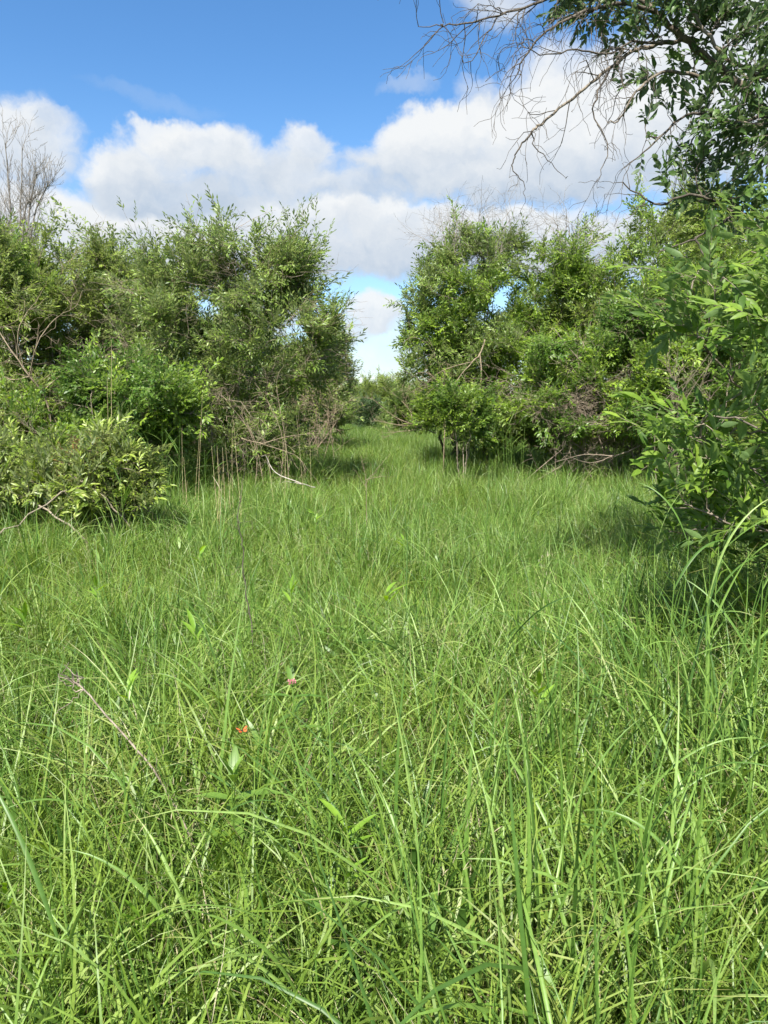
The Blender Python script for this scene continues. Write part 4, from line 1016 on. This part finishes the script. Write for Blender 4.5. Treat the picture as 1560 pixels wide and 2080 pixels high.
# ================================================================== broad reed grass of the near meadow, plant by plant
G_BG = 'broad-bladed grass plants in the near meadow'
def grass_plant(px, py, Y, n, L, lab, az=None, el=(.9, 1.45), mat='blade', Wd=(.006, .0115), dr=(.05, .5), group=G_BG):
    tip = W(px, py, Y); foot = Vector((tip.x+random.uniform(-.04, .04), Y, 0)); root = thing('grass_plant', tuple(foot), lab, 'grass plant', group)
    stem_part(root, [foot, foot.lerp(tip, .5)+Vector((.006, 0, 0)), tip], .0034, .0018)
    for k in range(n):
        f = .45+.52*k/max(1, n-1); q = foot.lerp(tip, f)
        a = (random.choice((0, math.pi))+random.uniform(-.7, .7)) if az is None else az+random.uniform(-.5, .5)
        LL = L*random.uniform(.6, 1.0)
        V, Q, v, h = blades(1, 12, np.array([LL]), np.array([random.uniform(*Wd)]), np.array([a]), np.array([math.pi/2-random.uniform(*el)]), np.array([random.uniform(.4, 1.9)]), np.zeros((1, 2)), np.array([random.gauss(0, .9)]), True)
        V = V+np.array(q); part('leaf', mesh_from('leaf', V, [Q], [M[mat]], attrs={'v': np.full(len(V), random.random()), 'h': .4+.6*h}), root)
    return root
for px, py, Y, n, L, lab in (
    (1285,1640,1.75,6,.50,'bright broad grass plant with stiff blades fanning out at the lower right'),
    (1345,1560,1.9,5,.45,'broad grass plant just right of the stiff fanning one'),
    (1340,1310,2.3,5,.45,'pale broad grass plant standing below the big leaves of the right edge'),
    (1145,1700,1.55,4,.42,'broad grass plant with one dark green blade folded over, lower right of centre'),
    (850,1720,1.55,4,.40,'broad grass plant with an upright rounded tip, just right of centre'),
    (1010,1330,2.4,4,.45,'broad grass plant with a short pale tip in the right meadow'),
    (400,1770,1.5,5,.55,'broad grass plant arching to the right in the lower left'),
    (120,1900,1.35,5,.50,'long-bladed grass plant bowing over the lower left corner'),
    (880,1400,2.2,5,.50,'long-bladed grass plant left of the pale upright one in the right meadow'),
    (640,1260,2.7,4,.42,'upright grass plant right above the pink-budded milkweed'),
    (435,1330,2.5,4,.40,'upright bluish grass plant left of the pink-budded milkweed'),
    (1470,1480,2.0,5,.45,'tall grass plant at the right edge below the willow bush'),
    (1420,1800,1.5,5,.48,'broad grass plant in the lower right corner'),
    (1100,1930,1.3,5,.50,'broad grass plant at the bottom edge right of centre'),
    (640,1930,1.3,5,.55,'broad grass plant at the bottom edge left of centre'),
    (220,1560,1.9,5,.50,'broad grass plant with blades over the foot of the pale dead stalk'),
    (1330,1105,2.9,5,.42,'tall grass plant below the lower left tips of the willow bush'),
    (1400,1090,2.8,5,.42,'tall grass plant before the dark underside of the willow bush'),
    (1460,1110,2.6,5,.42,'tall grass plant beside the seeding one under the willow bush'),
    (1550,1180,2.4,5,.42,'tall grass plant cut by the right edge under the willow bush'),
    (1370,1180,2.5,5,.45,'bright grass plant leaning out from under the willow bush'),
    (1440,1200,2.35,5,.45,'bright grass plant in the shade line of the willow bush'),
    (1230,1170,3.0,4,.42,'tall grass plant in front of the lowest leaves of the right edge'),
    (1520,1120,2.7,4,.40,'tall seeding grass plant at the right edge against the dark leaves')):
    grass_plant(px, py, Y, n, L, lab)

# matted white dead grass under the right-hand blades
def thatch():
    P = []; V = []; Q = []; v = []; h = []; off = 0
    for cx_, cy_, Y, n, sp_ in ((1400,1500,2.45,60,.16),(1440,1310,3.0,24,.12),(1460,1640,2.1,34,.14)):
        c = W(cx_, cy_, Y)
        a, q, vv, hh = blades(n, 6, rng.uniform(.08, .24, n), rng.uniform(.003, .009, n), rng.random(n)*6.28, rng.uniform(.3, 1.3, n), rng.uniform(.2, 1.6, n), rng.normal(0, sp_*.6, (n, 2)), rng.normal(0, 1, n), False, rng.uniform(-.35, -.12, n))
        V.append(a+np.array(c)); Q.append(q+off); v.append(vv); h.append(hh); off += len(a)
    o = put_mesh('dead_grass', mesh_from('dead_grass', np.concatenate(V), [np.concatenate(Q)], [M['straw']], attrs={'v': np.concatenate(v)*.5+.5, 'h': np.concatenate(h)}))
    tag(o, 'matted pale dead grass between the green blades at the right', 'dead grass', kind='stuff')
thatch()

ORD = ['leftmost', 'second', 'third', 'fourth', 'fifth', 'sixth', 'seventh', 'eighth', 'ninth', 'tenth', 'eleventh', 'twelfth', 'thirteenth', 'fourteenth', 'fifteenth', 'sixteenth', 'seventeenth', 'eighteenth', 'nineteenth', 'twentieth']
for grp, txt in ((G_DR, 'dry tan reed stalk%s before the tall open willow'), (G_GR, 'green pointed reed%s along the foot of the left willows'), (G_RR, 'bluish green reed%s in the tuft below the right-hand willow')):
    mem = sorted([o for o in C.objects if o.get('group') == grp and o.parent is None and o.get('category') == 'reed'], key=lambda o: o.location.x/o.location.y)
    for i, o in enumerate(mem): o['label'] = (ORD[i]+' '+txt % '') if i == 0 else (ORD[i]+' '+txt % ' from the left')
build_grass()
